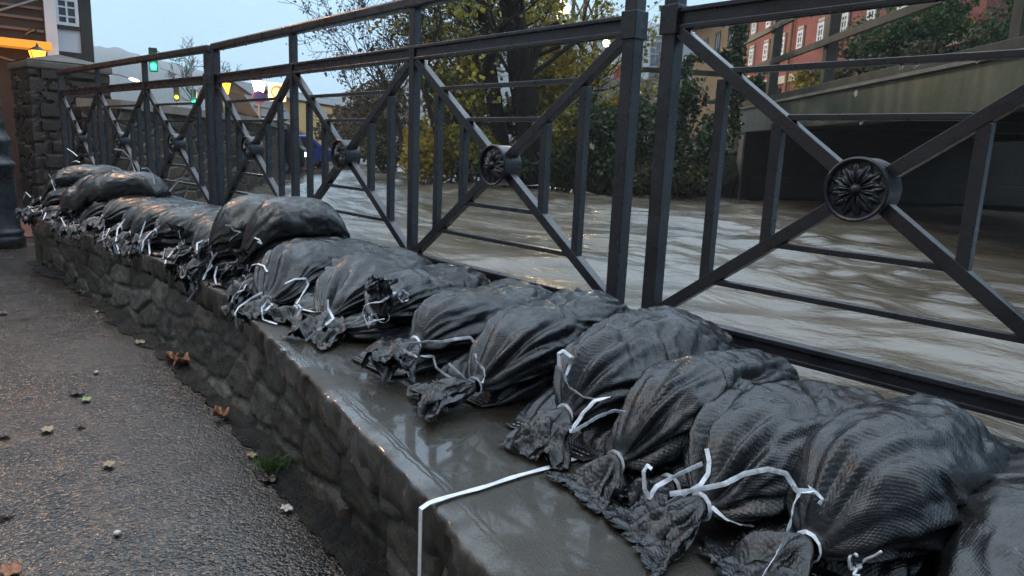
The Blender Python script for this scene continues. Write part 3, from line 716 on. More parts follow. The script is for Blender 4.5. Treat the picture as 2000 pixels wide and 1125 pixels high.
        l2 = w_*np.cos(Qg)*ple+0.016*Sg*fbm(np.stack([Sg*3, np.cos(Qg)*2, np.sin(Qg)*2], -1)+seed, 3, seed+8)
        z2 = h_*np.sin(Qg)*ple+Sg*(0.012*np.sin(l2*80+ph[2]+2*Sg)+0.006*np.sin(l2*170+ph[3]))*sm(Sg*2.5)+0.022*Sg*fbm(np.stack([Sg*4+seed, l2*20, Qg*.4], -1), 3, seed+9)
        if lift > 0:                                                     # the mouth stands up
            xy = neck[:2]+dr*(ru*(1-lift))[..., None]+ds*l2[..., None]+dr*(z2*lift)[..., None]
            zz = neck[2]+ru*lift*1.05+z2*(1-lift)
        else:
            xy = neck[:2]+dr*(ru*.93)[..., None]+ds*l2[..., None]
            zz = neck[2]+z2-m.get('droop', .055)*Sg**1.4
        M = np.concatenate([xy, zz[..., None]], -1)
        flo = samp(S, M[..., 0], M[..., 1]); M[..., 2] = np.maximum(M[..., 2], flo+.004+0.006*np.abs(vnoise(M*60, 4)))
        mm = MB(); mm.v = [tuple(p) for p in M.reshape(-1, 3)]
        mm.f = [(i*nq+j, (i+1)*nq+j, (i+1)*nq+(j+1) % nq, i*nq+(j+1) % nq) for i in range(ns-1) for j in range(nq)]
        uv2 = np.stack([ru/pitch, Qg/(2*math.pi)*round(.26/pitch)], -1)
        mm.build('gathered_mouth', 'sandbag_mouth', root, True, uv=uv2.reshape(-1, 2))
        # tape wound round the neck
        rr = r0*1.16
        pts = [neck+np.array([*(sd*math.cos(v)*rr), math.sin(v)*rr]) for v in np.linspace(0, 2*math.pi*.99, 11)]
        ribbon(pts, .006, 'tie_tape', 'tape_white', root, seed, 3)
    if kind == 'sewn' and stitch:
        # flat sewn hem with its double thread at the front
        ns, nq = (12, 70) if near else (6, 26)
        u = np.linspace(-1, 1, nq); sv = np.linspace(-.25, 1, ns)
        Sg, U = np.meshgrid(sv, u, indexing='ij')
        fw_ = m.get('hem', .045)
        run = Sg*fw_*(1-.25*np.abs(vnoise(np.stack([U*2, U*0, U*0+seed], -1), seed)))
        wig = 0.010*np.sin(U*9+seed)+0.012*fbm(np.stack([U*3, Sg, U*0+seed], -1), 3, seed)
        xy = Nn-ax*run[..., None]+sd*(U*W*.40*(1-.08*Sg))[..., None]
        zb = samp(S, xy[..., 0], xy[..., 1])
        zz = np.maximum(neck[2]-.012*Sg+wig*np.clip(Sg, 0, 1)*1.2+.004-0.03*np.clip(Sg, 0, 1), zb+.004)
        M = np.concatenate([xy, zz[..., None]], -1)
        hem = grid_mesh(M, 'sewn_hem', 'sandbag_mouth', root, uv=np.stack([run/pitch, U*18], -1))
        so = hem.modifiers.new('solid', 'SOLIDIFY'); so.thickness = .003; so.offset = 0
        if near:
            mb = MB(); rowi = [int(ns*.55), int(ns*.8)]
            for ri in rowi:
                pts = M[ri]+np.array([0, 0, .0035]); pts = pts[4:-4]
                for i in range(0, len(pts)-2, 3): mb.tube(catmull([pts[i], (pts[i+1]+np.array([0, 0, .0006])), pts[i+2]], 2), .0011, 5)
            mb.build('stitching', 'stitch_thread', hem, True)
    return root, P, neck
GU, GL, GT = 'tied sandbags of the upper row', 'sandbags of the lower row', 'sandbags on top of the pile'
# ---- lower row, far to near
HF0 = HF.copy(); HL = HF.copy()
bag_seed = 100
low = [(4.535, -.72, 4.47, -.2, .36, .15, 'sewn', 'smooth brown-black sandbag with a stitched hem filling the lower right corner', 'sandbag_smooth'),
       (4.22, -.70, 4.16, -.34, .27, .075, 'sewn', 'flat dark sandbag with pale double stitching squeezed under the nearest large tied bag', 'sandbag_woven'),
       (3.97, -.69, 3.96, -.34, .27, .075, 'tied', 'lower sandbag whose crumpled mouth spreads on the coping beside the white joint', 'sandbag_woven'),
       (3.68, -.66, 3.68, -.14, .30, .075, 'sewn', 'lower sandbag with a sewn front edge, left of the white joint across the coping', 'sandbag_woven'),
       (3.36, -.64, 3.36, -.14, .29, .075, 'sewn', 'lower sandbag on the bare wet coping under the bag with two loose tape ends', 'sandbag_woven'),
       (3.08, -.69, 3.08, -.14, .27, .075, 'sewn', 'lower sandbag with a frayed stitched corner jutting out over the coping', 'sandbag_woven'),
       (2.80, -.66, 2.80, -.14, .27, .075, 'tied', 'lower sandbag with a long white tape on the coping, just left of the frayed corner', 'sandbag_woven'),
       (2.50, -.66, 2.50, -.14, .28, .075, 'tied', 'lower sandbag at the spot where the coping starts to widen', 'sandbag_woven')]
i = 0
for (x0, y0, x1, y1, W, H, kind, lab, mt) in low:
    bag_seed += 1
    root, P, nk = make_bag(lab, (x0, y0), (x1, y1), W, H, bag_seed, HF0, kind, mt, 90, 100, GL, rz=.012 if kind == 'tied' else .0, folds=14, dep=.8, tip=.85, mouth=dict(droop=.02, flare=.075, len=.095))
    if x0 < 4.4: HL = raise_hf(HL, P)
far_low = []
for k, x in enumerate(np.arange(2.2, -1.5, -.29)):
    bag_seed += 1
    lab = 'lower sandbag at the wall edge, number %s left of where the coping widens' % ('one two three four five six seven eight nine ten eleven twelve thirteen'.split()[k])
    root, P, nk = make_bag(lab, (x, float(ye(x))+.085+.03*math.sin(k*2.1)), (x+.03*math.sin(k*3.3), float(rail_y(x))-.16), .30, .085, bag_seed, HF0, 'tied', 'sandbag_woven', 48, 56, GL, rz=.01, folds=11, dep=.9, tip=.85, mouth=dict(droop=.045, flare=.07, len=.10))
    HL = raise_hf(HL, P)
# ---- upper row
def pz(p, z): return onz(p[0], p[1], z)[:2]
NECKS = {}; ENDS = {}
up = [  # label, neck px, z, end px, z, W, H, mouth
    ('large tied sandbag nearest the camera, long white tape hanging from its knot', (1592, 965), .03, (1990, 815), .06, .225, .135, dict(len=.13, flare=.075, droop=.09, yaw=-.35), .03),
    ('tied sandbag with pale wet scuffs, second from the near end of the upper row', (1382, 888), .03, (1765, 775), .06, .225, .125, dict(len=.14, flare=.07, droop=.08, yaw=-.2), .03),
    ('plump tied sandbag with its mouth folded straight down, third of the upper row', (1207, 812), .03, (1545, 705), .06, .225, .13, dict(len=.10, flare=.05, droop=.10, yaw=-.1), .03),
    ('tallest tied sandbag below the double railing post, frayed white knot behind it', (1108, 745), .03, (1385, 650), .06, .23, .135, dict(len=.12, flare=.05, droop=.06, yaw=.1), .03),
    ('tied sandbag with flattened mouth and two tapes towards the path, fifth of the upper row', (928, 692), .02, (1185, 592), .05, .235, .125, dict(len=.15, flare=.07, droop=.02, yaw=-.6), .03),
    ('tied sandbag with a white knot at its river end, sixth of the upper row', (812, 640), .02, (1080, 568), .05, .24, .12, dict(len=.13, flare=.05, droop=.03, yaw=.2), .03),
    ('tied sandbag whose torn mouth stands upright like a black tuft', (748, 598), .03, (905, 535), .04, .28, .11, dict(len=.115, flare=.022, lift=.93, thick=.016, yaw=0), .05),
    ('wrinkled wet sandbag catching orange glints, left of the upright torn mouth', (640, 575), .02, (835, 498), .04, .29, .115, dict(len=.12, flare=.07, droop=.03, yaw=.1), .02),
    ('sagging sandbag directly under the smooth pillow-like bag', (520, 545), .01, (700, 482), .03, .30, .115, dict(len=.13, flare=.05, droop=.05, yaw=.2), .02),
]
HU = HL.copy()
specs = []
for k, (lab, n_, z0, e_, z1, W, H, mo, rz) in enumerate(up): specs.append((lab, pz(n_, z0), pz(e_, z1)+(pz(e_, z1)-pz(n_, z0))*(.22 if k > 2 else (.16 if k == 0 else .08)), W, H, mo, rz))
for k, (lab, a_, b_, W, H, mo, rz) in reversed(list(enumerate(specs))):
    root, P, nk = make_bag(lab, a_, b_, W*(.97, .93, .90, .96, .98, .88, .95, .95, .95)[k], H*(.92, .90, .97, 1.0, .95, .9, 1, 1, 1)[k], 300+k*7, HL, 'tied', 'sandbag_woven', 130 if k < 6 else 96, 144 if k < 6 else 110, GU, rz=rz, mouth=mo, tip=(.80, .70, .84, .62, .78, .66, .8, .74, .8)[k], lean=(.0, .25, -.15, .2, -.1, .2, 0, .1, 0)[k], folds=(20, 24, 18, 26, 21, 23, 20, 20, 20)[k], dep=.95 if k < 7 else 1.2, crease=10)
    HU = raise_hf(HU, P); NECKS[k] = nk; ENDS[k] = P[-6].mean(0)*.5+P[-6][np.argmax(P[-6][:, 2])]*.5
words_ = 'first second third fourth fifth sixth seventh eighth ninth tenth eleventh twelfth'.split()
for k, x in enumerate(np.arange(2.16, -1.35, -.27)):
    lab = 'upper sandbag in the far pile, %s to the left of the smooth pillow-like bag' % ('%s' % words_[k] if k < 12 else 'last')
    mo = dict(len=.12, flare=.065, droop=.06)
    if k in (1, 4): mo = dict(len=.10, flare=.03, lift=.7)
    root, P, nk = make_bag(lab, (x, float(ye(x))+.10+.03*math.sin(k*1.9)), (x+.05*math.sin(k*2.3), float(rail_y(x))-.07), .30, .115, 420+k*5, HL, 'tied', 'sandbag_smooth' if k % 3 == 2 else 'sandbag_woven', 56, 64, GU, rz=.015, mouth=mo, folds=13, dep=1.2, crease=7)
    HU = raise_hf(HU, P); NECKS[20+k] = nk
# ---- bags on top
tops = [('smooth plump pillow-like sandbag on top of the pile in front of the middle railing', (1.86, -.60), (1.97, -.20), .25, .125, 'sandbag_smooth', .018),
        ('smooth sandbag lying behind the pillow-like one on top of the pile', (1.60, -.62), (1.72, -.18), .27, .12, 'sandbag_smooth', .02),
        ('glossy sandbag with an orange sheen and a pointed end, top of the far pile', (-.62, -.74), (.02, -.34), .33, .15, 'sandbag_smooth', .02),
        ('flat sandbag farthest left on the pile, next to the black lamp post', (-1.25, -.78), (-1.0, -.25), .36, .13, 'sandbag_smooth', .02)]
for k, (lab, a_, b_, W, H, mt, rz) in enumerate(tops):
    root, P, nk = make_bag(lab, a_, b_, W, H, 610+k*3, HU, 'tied', mt, 80, 90, GT, rz=rz, mouth=dict(len=.07, flare=.04, droop=.05), folds=12, dep=.45, crease=3, tip=.8 if k < 2 else .35)
    NECKS[50+k] = nk

# ================================================================== LOOSE WHITE TAPES (traced one by one, each tied to a bag beneath it)
from mathutils.bvhtree import BVHTree
_bv, _bf = [], []
for _o in COL.objects:
    if _o.type == 'MESH' and _o.name.split('.')[0] in ('bag_body', 'gathered_mouth', 'sewn_hem'):
        _k = len(_bv); _bv.extend([_v.co[:] for _v in _o.data.vertices]); _bf.extend([[i+_k for i in _p.vertices] for _p in _o.data.polygons])
BVH = BVHTree.FromPolygons(_bv, _bf)
roots_ = [o for o in COL.objects if o.name.startswith('sandbag')]
def tape(pix, seed, wd=.0085, dd=0.0, rise=None):
    """a free tape end: it hangs in front of the bags or lies on the coping"""
    p0 = pix[0]
    best = None
    # depth of the bag it is tied to
    cand = min(NECKS.values(), key=lambda q: math.hypot(*(np.array(proj(q)[:2])-np.array(p0))))
    D0 = proj(cand)[2]-.025-dd
    pix = [tuple(q) for a_, b_ in zip(pix[:-1], pix[1:]) for q in np.linspace(a_, b_, 3, endpoint=False)]+[pix[-1]]
    Ds = []
    for i, (x, y) in enumerate(pix):
        D = D0-.012*i/len(pix)
        hit = onz(x, y, ZC+.006); Dh = float((hit-CP) @ FW)
        if hit[1] > ye(hit[0]) and Dh < D: D = Dh
        rd = ray(x, y); h_ = BVH.ray_cast(Vector(CP), Vector(rd/np.linalg.norm(rd)))
        if h_[0] is not None:
            Db = float((np.array(h_[0])-CP) @ FW)-.005
            if Db < D+.05: D = Db
        Ds.append(D)
    Ds = np.array(Ds); k_ = np.array([.06, .24, .4, .24, .06])
    for _ in range(3): Ds = np.minimum(Ds, np.convolve(np.pad(Ds, 2, mode='edge'), k_, 'valid'))
    pts = [at(x, y, D) for (x, y), D in zip(pix, Ds)]
    own = min(roots_, key=lambda o: (Vector(cand)-o.location).length)
    return ribbon(pts, wd, 'loose_tape', 'tape_white', own, seed)
def proj(P):
    d = np.array(P)-CP; z = d @ FW
    return 1000+F*(d @ RT)/z, 562.5-F*(d @ UP)/z, z
TAPES = [
 [(1590, 958), (1562, 962), (1550, 985), (1544, 1020), (1530, 1062), (1508, 1095), (1488, 1128)],
 [(1590, 960), (1556, 958), (1535, 925), (1500, 916), (1455, 925), (1415, 945), (1355, 958), (1308, 965)],
 [(1580, 952), (1598, 966), (1606, 975), (1600, 985)],
 [(1380, 876), (1385, 900), (1383, 925), (1368, 947), (1332, 968), (1303, 983)],
 [(1372, 905), (1322, 928), (1282, 950), (1268, 972), (1259, 955), (1257, 922), (1264, 909), (1273, 916)],
 [(1390, 990), (1418, 1014), (1445, 1024), (1472, 1027)],
 [(1222, 806), (1200, 802), (1168, 814), (1142, 830), (1114, 845), (1135, 808), (1160, 783), (1192, 775)],
 [(1106, 742), (1092, 715), (1091, 690), (1100, 685), (1117, 698), (1112, 716), (1103, 738), (1112, 757), (1140, 776), (1168, 781)],
 [(1165, 782), (1140, 805), (1132, 818), (1113, 843)],
 [(928, 690), (931, 705), (945, 722), (947, 735), (942, 748)],
 [(926, 668), (918, 659), (890, 662), (862, 668), (838, 667), (802, 671)],
 [(788, 685), (812, 696), (846, 696), (852, 718), (864, 728), (882, 739)],
 [(876, 710), (895, 728), (912, 742), (926, 747)],
 [(745, 589), (722, 592), (712, 597), (708, 614), (692, 630), (672, 633)],
 [(745, 589), (768, 573), (786, 567), (797, 574), (797, 586), (786, 590), (778, 581), (783, 571)],
 [(556, 554), (576, 545), (597, 544), (602, 556), (591, 574), (580, 592), (590, 604), (612, 609), (632, 610)],
 [(591, 600), (584, 610), (580, 619)],
 [(640, 585), (641, 602), (651, 622), (634, 636), (614, 650), (597, 666)],
 [(486, 530), (492, 518), (503, 515), (515, 519), (522, 531)],
 [(484, 538), (471, 560), (456, 580), (445, 611)],
 [(480, 556), (476, 566), (464, 571)],
 [(512, 571), (490, 583), (466, 600), (459, 612), (463, 642)],
 [(495, 616), (519, 606), (532, 594), (522, 589), (511, 602), (514, 624), (528, 629), (541, 633)],
 [(440, 440), (450, 441), (456, 450), (470, 453), (455, 463), (448, 470)],
 [(497, 464), (506, 468), (511, 476), (503, 472)],
 [(424, 493), (412, 510), (398, 545), (384, 565), (364, 590)],
 [(408, 508), (414, 520), (400, 535), (388, 568)],
 [(424, 520), (419, 540), (422, 555)],
 [(338, 490), (324, 508), (320, 530), (327, 560)],
 [(205, 440), (200, 466), (184, 501)], [(214, 446), (205, 465), (190, 472)],
 [(244, 428), (230, 446), (226, 472), (235, 501)], [(232, 464), (222, 480), (230, 496)],
 [(284, 432), (276, 455), (268, 485)], [(312, 441), (288, 460), (268, 489)], [(296, 452), (280, 470), (276, 500)],
 [(290, 468), (293, 500)], [(322, 485), (316, 515)],
 [(349, 450), (352, 465)], [(396, 470), (385, 475), (384, 495)], [(131, 448), (119, 425), (93, 434)],
 [(66, 414), (55, 402), (42, 417)], [(68, 418), (66, 436)], [(90, 415), (82, 435)], [(143, 432), (147, 447), (150, 452)],
 [(224, 291), (240, 294), (254, 308), (261, 328), (266, 340)],
 [(276, 329), (288, 328), (298, 340), (302, 360)],
 [(219, 333), (240, 338), (262, 345), (281, 350)],
 [(331, 374), (344, 358), (358, 351), (373, 351)],
 [(131, 290), (142, 297), (151, 305)], [(139, 317), (148, 314), (156, 317)],
 [(95, 340), (104, 355), (110, 364)], [(100, 352), (108, 372), (118, 362)], [(60, 385), (50, 375), (45, 390)],
]
for i, tp in enumerate(TAPES): tape(tp, 900+i, .0068 if i < 20 else .0066)
# frayed white knots at the river ends of some bags
def knot(p, seed, sc=1.0):
    rg = np.random.RandomState(seed); mb = MB(); p = np.array(p)
    for k in range(5):
        a = rg.uniform(-1, 1, 3); pts = [p+rg.randn(3)*.003]
        for q in range(4): pts.append(pts[-1]+np.array([a[0], a[1], abs(a[2])+.2])*.008*sc+rg.randn(3)*.005*sc)
        mb.tube(catmull(pts, 4), .0022*sc, 5)
    own = min(roots_, key=lambda o: (Vector(p)-o.location).length)
    mb.build('frayed_knot', 'tape_white', own, True)
knot(ENDS[3], 1, .9); knot(ENDS[5], 2, .9); knot(ENDS[1], 3, 1.2); knot(onz(1665, 1112, -.06), 4, .9); knot(onz(720, 640, -.02), 5, .9); knot(ENDS[7], 6, .8)

# ================================================================== LAMP POST, STONE PILLAR
def lantern(root, c, glow, sc=1.0, energy=20, col=(1, .5, .15), frame='paint_dark'):
    """four-sided street lantern hanging or standing with its lower centre at c"""
    mb = MB(); c = np.array(c, float)
    lo, hi, hh = .09*sc, .15*sc, .30*sc
    vs = [c+np.array([a*lo, b*lo, 0]) for a, b in ((-1, -1), (1, -1), (1, 1), (-1, 1))]+[c+np.array([a*hi, b*hi, hh]) for a, b in ((-1, -1), (1, -1), (1, 1), (-1, 1))]
    mb.add(vs, [(0, 1, 5, 4), (1, 2, 6, 5), (2, 3, 7, 6), (3, 0, 4, 7), (3, 2, 1, 0)])
    g = mb.build('lantern_glass', glow, root)
    mb = MB()
    for k in range(4): mb.bar(vs[k], vs[k+4], .014*sc, .014*sc); mb.bar(vs[k], vs[(k+1) % 4], .014*sc, .014*sc)
    mb.lathe(c+np.array([0, 0, hh]), [(hi*1.2, 0), (hi*1.15, .015*sc), (hi*.6, .07*sc), (.03*sc, .10*sc), (.02*sc, .15*sc), (.004, .17*sc)], 12)
    mb.build('lantern_frame', frame, root)
    ld = bpy.data.lights.new('lamp_light', 'POINT'); ld.energy = energy; ld.color = col; ld.shadow_soft_size = .12*sc
    lo_ = bpy.data.objects.new('lamp_light', ld); COL.objects.link(lo_); lo_.location = c+np.array([0, 0, -.12*sc])
    lo_.parent = root; lo_.matrix_parent_inverse = root.matrix_basis.inverted()
LP = onz(12, 480, ZP+.008)
lp = thing('lamp_post', 'black cast iron lamp post standing on the path at the left edge', 'lamp post', tuple(LP))
mb = MB()
mb.lathe(LP, [(.135, 0), (.135, .06), (.128, .075), (.12, .09), (.13, .10), (.13, .115), (.118, .13), (.108, .15), (.104, .30), (.100, .46), (.096, .60), (.102, .605), (.112, .62), (.112, .64), (.10, .655), (.085, .67), (.078, .72), (.088, .76), (.098, .80), (.098, .82), (.085, .84), (.066, .88), (.060, .92), (.066, .94), (.060, .96), (.052, 1.0), (.048, 1.5), (.060, 1.52), (.060, 1.55), (.044, 1.57), (.036, 2.9), (.05, 2.92), (.05, 3.2), (.02, 3.3)], 32)
mb.build('cast_post', 'iron_paint', lp, True)
lantern(lp, LP+np.array([0, 0, 3.3]), 'glow_orange', 1.3, 85, (1.0, .52, .2))

pc = at(130, 300, 8.8); pc[2] = ZP
pil = thing('stone_pillar', 'dark layered stone pillar with a pale cap at the end of the railing', 'pillar', tuple(pc))
pd = np.array([math.cos(_a), math.sin(_a), 0]); psd = np.array([-pd[1], pd[0], 0])
def rock_box(name, c, size, m, parent, cell=(.34, .16), seed=1, amp=.03):
    c = np.array(c, float); hx, hy, hz = np.array(size)/2
    nz = max(8, int(size[2]/.03)); per = []
    for (a, b) in (((-1, -1), (1, -1)), ((1, -1), (1, 1)), ((1, 1), (-1, 1)), ((-1, 1), (-1, -1))):
        n = max(6, int(np.hypot((b[0]-a[0])*hx, (b[1]-a[1])*hy)/.03))
        for t in np.linspace(0, 1, n, endpoint=False): per.append((a[0]+(b[0]-a[0])*t, a[1]+(b[1]-a[1])*t))
    per = np.array(per); lat = per*np.array([hx, hy]); u = np.concatenate([[0], np.cumsum(np.hypot(*np.diff(lat, axis=0).T))])
    zz = np.linspace(-hz, hz, nz); U, Z = np.meshgrid(u, zz, indexing='ij')
    e, idn = stones(U, Z+5, cell, seed); e = e*e*(3-2*e)
    dsp = amp*e+amp*.8*(idn-.5)*e
    nrm = per/np.linalg.norm(per, axis=1)[:, None]
    XY = lat[:, None, :]+nrm[:, None, :]*dsp[..., None]
    P = c+XY[..., :1]*pd+XY[..., 1:]*psd+np.stack([U*0, U*0, Z], -1)
    P = np.swapaxes(P, 0, 1); mb = MB(); n, k = P.shape[:2]; mb.v = [tuple(p) for p in P.reshape(-1, 3)]
    mb.f = [(i*k+j, i*k+(j+1) % k, (i+1)*k+(j+1) % k, (i+1)*k+j) for i in range(n-1) for j in range(k)]+[tuple((n-1)*k+j for j in range(k)), tuple(range(k))[::-1]]
    return mb.build(name, m, parent)
hp = 1.60
rock_box('shaft', pc+np.array([0, 0, hp/2]), (.80, .80, hp), 'stone_pillar', pil, (.30, .15), 7, .035)
mb = MB(); mb.box(pc+np.array([0, 0, hp+.05]), (.90, .90, .09), (pd, psd, (0, 0, 1)))
mb.add([pc+pd*a*.45+psd*b*.45+np.array([0, 0, hp+.10]) for a, b in ((-1, -1), (1, -1), (1, 1), (-1, 1))]+[pc+np.array([0, 0, hp+.22])], [(0, 1, 4), (1, 2, 4), (2, 3, 4), (3, 0, 4)])
mb.build('cap', 'concrete_worn', pil, bevel=.02)

# ---- stone embankment wall beyond the railing on the near bank
bw = thing('embankment_wall', 'dark stone embankment wall with pale cap stones curving along the near bank', 'wall', (near_bank[4][0], near_bank[4][1], ZW))
bl = [np.array([*p, 0]) for p in near_bank[3:8]]; bl = catmull(bl, 10)
mbw, mbc = MB(), MB()
for i in range(len(bl)-1):
    a, b = bl[i], bl[i+1]
    mbw.bar(a+np.array([0, 0, -.25]), b+np.array([0, 0, -.25]), .42, 2.0)
    mbc.bar(a+np.array([0, 0, .80]), b+np.array([0, 0, .80]), .52, .10)
mbw.build('wall_body', 'stone_coursed', bw); mbc.build('cap_stones', 'concrete_pale', bw)

# ================================================================== HOUSES ON THE LEFT
def frame_at(px, py, D, yaw):
    """local frame of a facade: origin at the pixel's point, x along the facade, y into the house"""
    o = at(px, py, D); f = np.array([math.cos(yaw), math.sin(yaw), 0]); n = np.array([-f[1], f[0], 0]); return o, f, n
def view_yaw(): return math.atan2(RT[1], RT[0])
VY = view_yaw()
def fbox(mb, o, f, n, u0, u1, z0, z1, d0, d1):
    mb.box(o+f*(u0+u1)/2+n*(d0+d1)/2+np.array([0, 0, (z0+z1)/2]), (u1-u0, d1-d0, z1-z0), (f, n, (0, 0, 1)))
def window(parent, o, f, n, uc, zc, w, h, frame='paint_white', nx=2, nz=3, trim=None, fw=.07, glass='window_glass', proud=.03):
    mb = MB()
    for s_ in (-1, 1):
        fbox(mb, o, f, n, uc+s_*w/2-fw/2, uc+s_*w/2+fw/2, zc-h/2, zc+h/2, -proud, .05)
        fbox(mb, o, f, n, uc-w/2+fw/2+.001, uc+w/2-fw/2-.001, zc+s_*(h/2-fw/2)-fw/2, zc+s_*(h/2-fw/2)+fw/2, -proud+.002, .05)
    for k in range(1, nx): fbox(mb, o, f, n, uc-w/2+w*k/nx-fw*.3, uc-w/2+w*k/nx+fw*.3, zc-h/2+fw, zc+h/2-fw, -proud+.006, .05)
    for k in range(1, nz): fbox(mb, o, f, n, uc-w/2+fw/2, uc+w/2-fw/2, zc-h/2+h*k/nz-fw*.25, zc-h/2+h*k/nz+fw*.25, -proud+.008, .045)
    fr = mb.build('window', frame, parent)
    mb = MB(); fbox(mb, o, f, n, uc-w/2+.001, uc+w/2-.001, zc-h/2+.001, zc+h/2-.001, -.006, .03); mb.build('pane', glass, fr)
    if trim:
        mb = MB(); fbox(mb, o, f, n, uc-w/2-.12, uc+w/2+.12, zc-h/2-.16, zc-h/2-.04, -.10, .02); mb.build('sill', trim, fr)
    return fr
# half-timbered house
o, f, n = frame_at(184, 128, 11.2, VY+R(41)); o = o.copy(); o[2] = ZP
W0 = 1.06
hh = thing('timbered_house', 'white half-timbered house with black beams beside the stone pillar', 'house', tuple(o))
mb = MB(); fbox(mb, o, f, n, -W0, -.02, 0, 4.6, 0, 3.2); mb.build('wall', 'plaster_white', hh)
zt = lambda py: float(at(150, py, 11.2)[2]-ZP)
mb = MB(); fbox(mb, o, f, n, -.16, 0, 0, 4.6, -.045, 3.18); fbox(mb, o, f, n, -W0-.02, -W0+.10, 0, 4.6, -.045, .1)
mb.build('corner_post', 'timber_black', hh)
for py in (4, 57, 113, 135): 
    mb = MB(); fbox(mb, o, f, n, -W0+.101, -.161, zt(py)-.055, zt(py)+.055, -.040, .08); mb.build('beam', 'timber_black', hh)
mb = MB(); fbox(mb, o, f, n, -.60, -.52, zt(57)+.056, zt(4)-.056, -.036, .08); mb.build('beam', 'timber_black', hh)
mb = MB(); fbox(mb, o, f, n, -.55, -.47, .2, zt(113)-.056, -.036, .08); mb.build('beam', 'timber_black', hh)
window(hh, o-n*.02, f, n, -.33, zt(32), .26, .40, nx=2, nz=3, fw=.045)
window(hh, o-n*.02, f, n, -.30, zt(135)+.02, .26, .22, nx=2, nz=2, fw=.045)
mb = MB()
for a_, b_ in ((-W0-.3, -W0/2), (.3, -W0/2)):
    q = [o+f*a_+n*d+np.array([0, 0, 4.5]) for d in (-.3, 3.5)]+[o+f*b_+n*d+np.array([0, 0, 5.6]) for d in (3.5, -.3)]
    mb.add(q+[p+np.array([0, 0, .12]) for p in q], [(0, 1, 2, 3), (7, 6, 5, 4), (0, 4, 5, 1), (1, 5, 6, 2), (2, 6, 7, 3), (3, 7, 4, 0)])
mb.build('roof', 'roof_tile', hh)
# brown board-clad house behind scaffold tubes, with a lantern and an orange canopy emitting its lamplight
o2, f2, n2 = frame_at(90, 128, 9.9, VY+R(41)); o2 = o2.copy(); o2[2] = ZP
bh = thing('clad_house', 'brown board-clad house with orange canopy (lamplight as emission) at the top left corner', 'house', tuple(o2))
mb = MB(); fbox(mb, o2, f2, n2, -6, .02, 0, 4.4, .0, 4); mb.build('wall', 'timber_brown', bh)
zz2 = lambda py: float(at(50, py, 9.9)[2]-ZP)
for py in (20, 40, 62, 84):
    mb = MB(); fbox(mb, o2, f2, n2, -6, .0, zz2(py)-.018, zz2(py)+.015, -.045, .02); mb.build('board_strip', 'board_pale', bh)
mb = MB(); fbox(mb, o2, f2, n2, -6, .03, zz2(100), zz2(86), -.35, -.02); mb.build('canopy', 'canopy_lamplight_emit', bh)
mb = MB(); fbox(mb, o2, f2, n2, .021, .16, 0, 4.4, -.05, .6); mb.build('corner_board', 'plaster_white', bh)
window(bh, o2-n2*.03, f2, n2, -.86, zz2(6), .45, .36, frame='stone_trim', nx=1, nz=1, fw=.08)
mb = MB(); mb.tube([o2+f2*.0-n2*.06+np.array([0, 0, zz2(0)]), o2+f2*-.75-n2*.06+np.array([0, 0, zz2(52)])], .014, 6); mb.tube([o2-f2*1.0-n2*.06+np.array([0, 0, zz2(104)]), o2-f2*.18-n2*.06+np.array([0, 0, zz2(130)])], .014, 6)
mb.build('brace_tube', 'steel_grey', bh)
lw = at(75, 122, 8.9)
wl_ = thing('wall_lantern', 'bright orange lantern hanging over the stone pillar', 'lantern', tuple(lw))
lantern(wl_, lw-np.array([0, 0, .03]), 'glow_orange', .56, 11, (1.0, .5, .12))
mb = MB(); mb.tube([lw+np.array([0, 0, .28]), lw+np.array([0, 0, .42])], .012, 6); mb.tube([lw+np.array([0, 0, .42]), lw+np.array([0, 0, .42])+n2*.9], .014, 6); mb.build('bracket', 'paint_dark', wl_)

# ---- yellow building with gables, far left centre
o3, f3, n3 = frame_at(470, 240, 34, VY-R(10)); o3 = o3.copy(); o3[2] = ZP
yh = thing('gabled_house', 'yellow rendered house with two gables behind the embankment wall', 'house', tuple(o3))
z3 = lambda py: float(at(480, py, 34)[2]-ZP)
mb = MB(); fbox(mb, o3, f3, n3, -1.4, 2.6, 0, z3(195), 0, 7); mb.build('wall', 'plaster_yellow', yh)
for (ua, ub, pt_) in ((-1.3, .75, 165), (.75, 2.5, 178)):
    um = (ua+ub)/2; zb_, zt_ = z3(195), z3(pt_)
    mb = MB(); q = [o3+f3*u+n3*d+np.array([0, 0, z]) for d in (0, 7) for u, z in ((ua, zb_), (ub, zb_), (um, zt_))]
    mb.add(q, [(0, 1, 2), (5, 4, 3), (0, 2, 5, 3), (2, 1, 4, 5), (1, 0, 3, 4)]); mb.build('gable', 'plaster_yellow', yh)
    mb = MB()
    for u_ in (ua-.12, ub+.12): mb.bar(o3+f3*(u_+um)/2+n3*-.2+np.array([0, 0, (zb_+zt_)/2+.08]), o3+f3*(u_+um)/2+n3*7.2+np.array([0, 0, (zb_+zt_)/2+.08]), np.hypot(um-u_, zt_-zb_)+.1, .10, up=(np.array([0, 0, abs(um-u_)])+f3*(zt_-zb_)*(1 if u_ > um else -1)))
    mb.build('roof', 'roof_slate', yh)
    window(yh, o3-n3*.02, f3, n3, um, z3(205), .45, .6, nx=2, nz=2, fw=.08)
oh, fh, nh = frame_at(443, 232, 26, VY-R(4)); oh = oh.copy(); oh[2] = ZP
dh = thing('dark_hut', 'dark brown hut with sloping roof below the orange lamps', 'hut', tuple(oh))
zh = lambda py: float(at(450, py, 26)[2]-ZP)
mb = MB(); fbox(mb, oh, fh, nh, -.5, 1.05, 0, zh(205), 0, 3); mb.build('wall', 'timber_brown', dh)
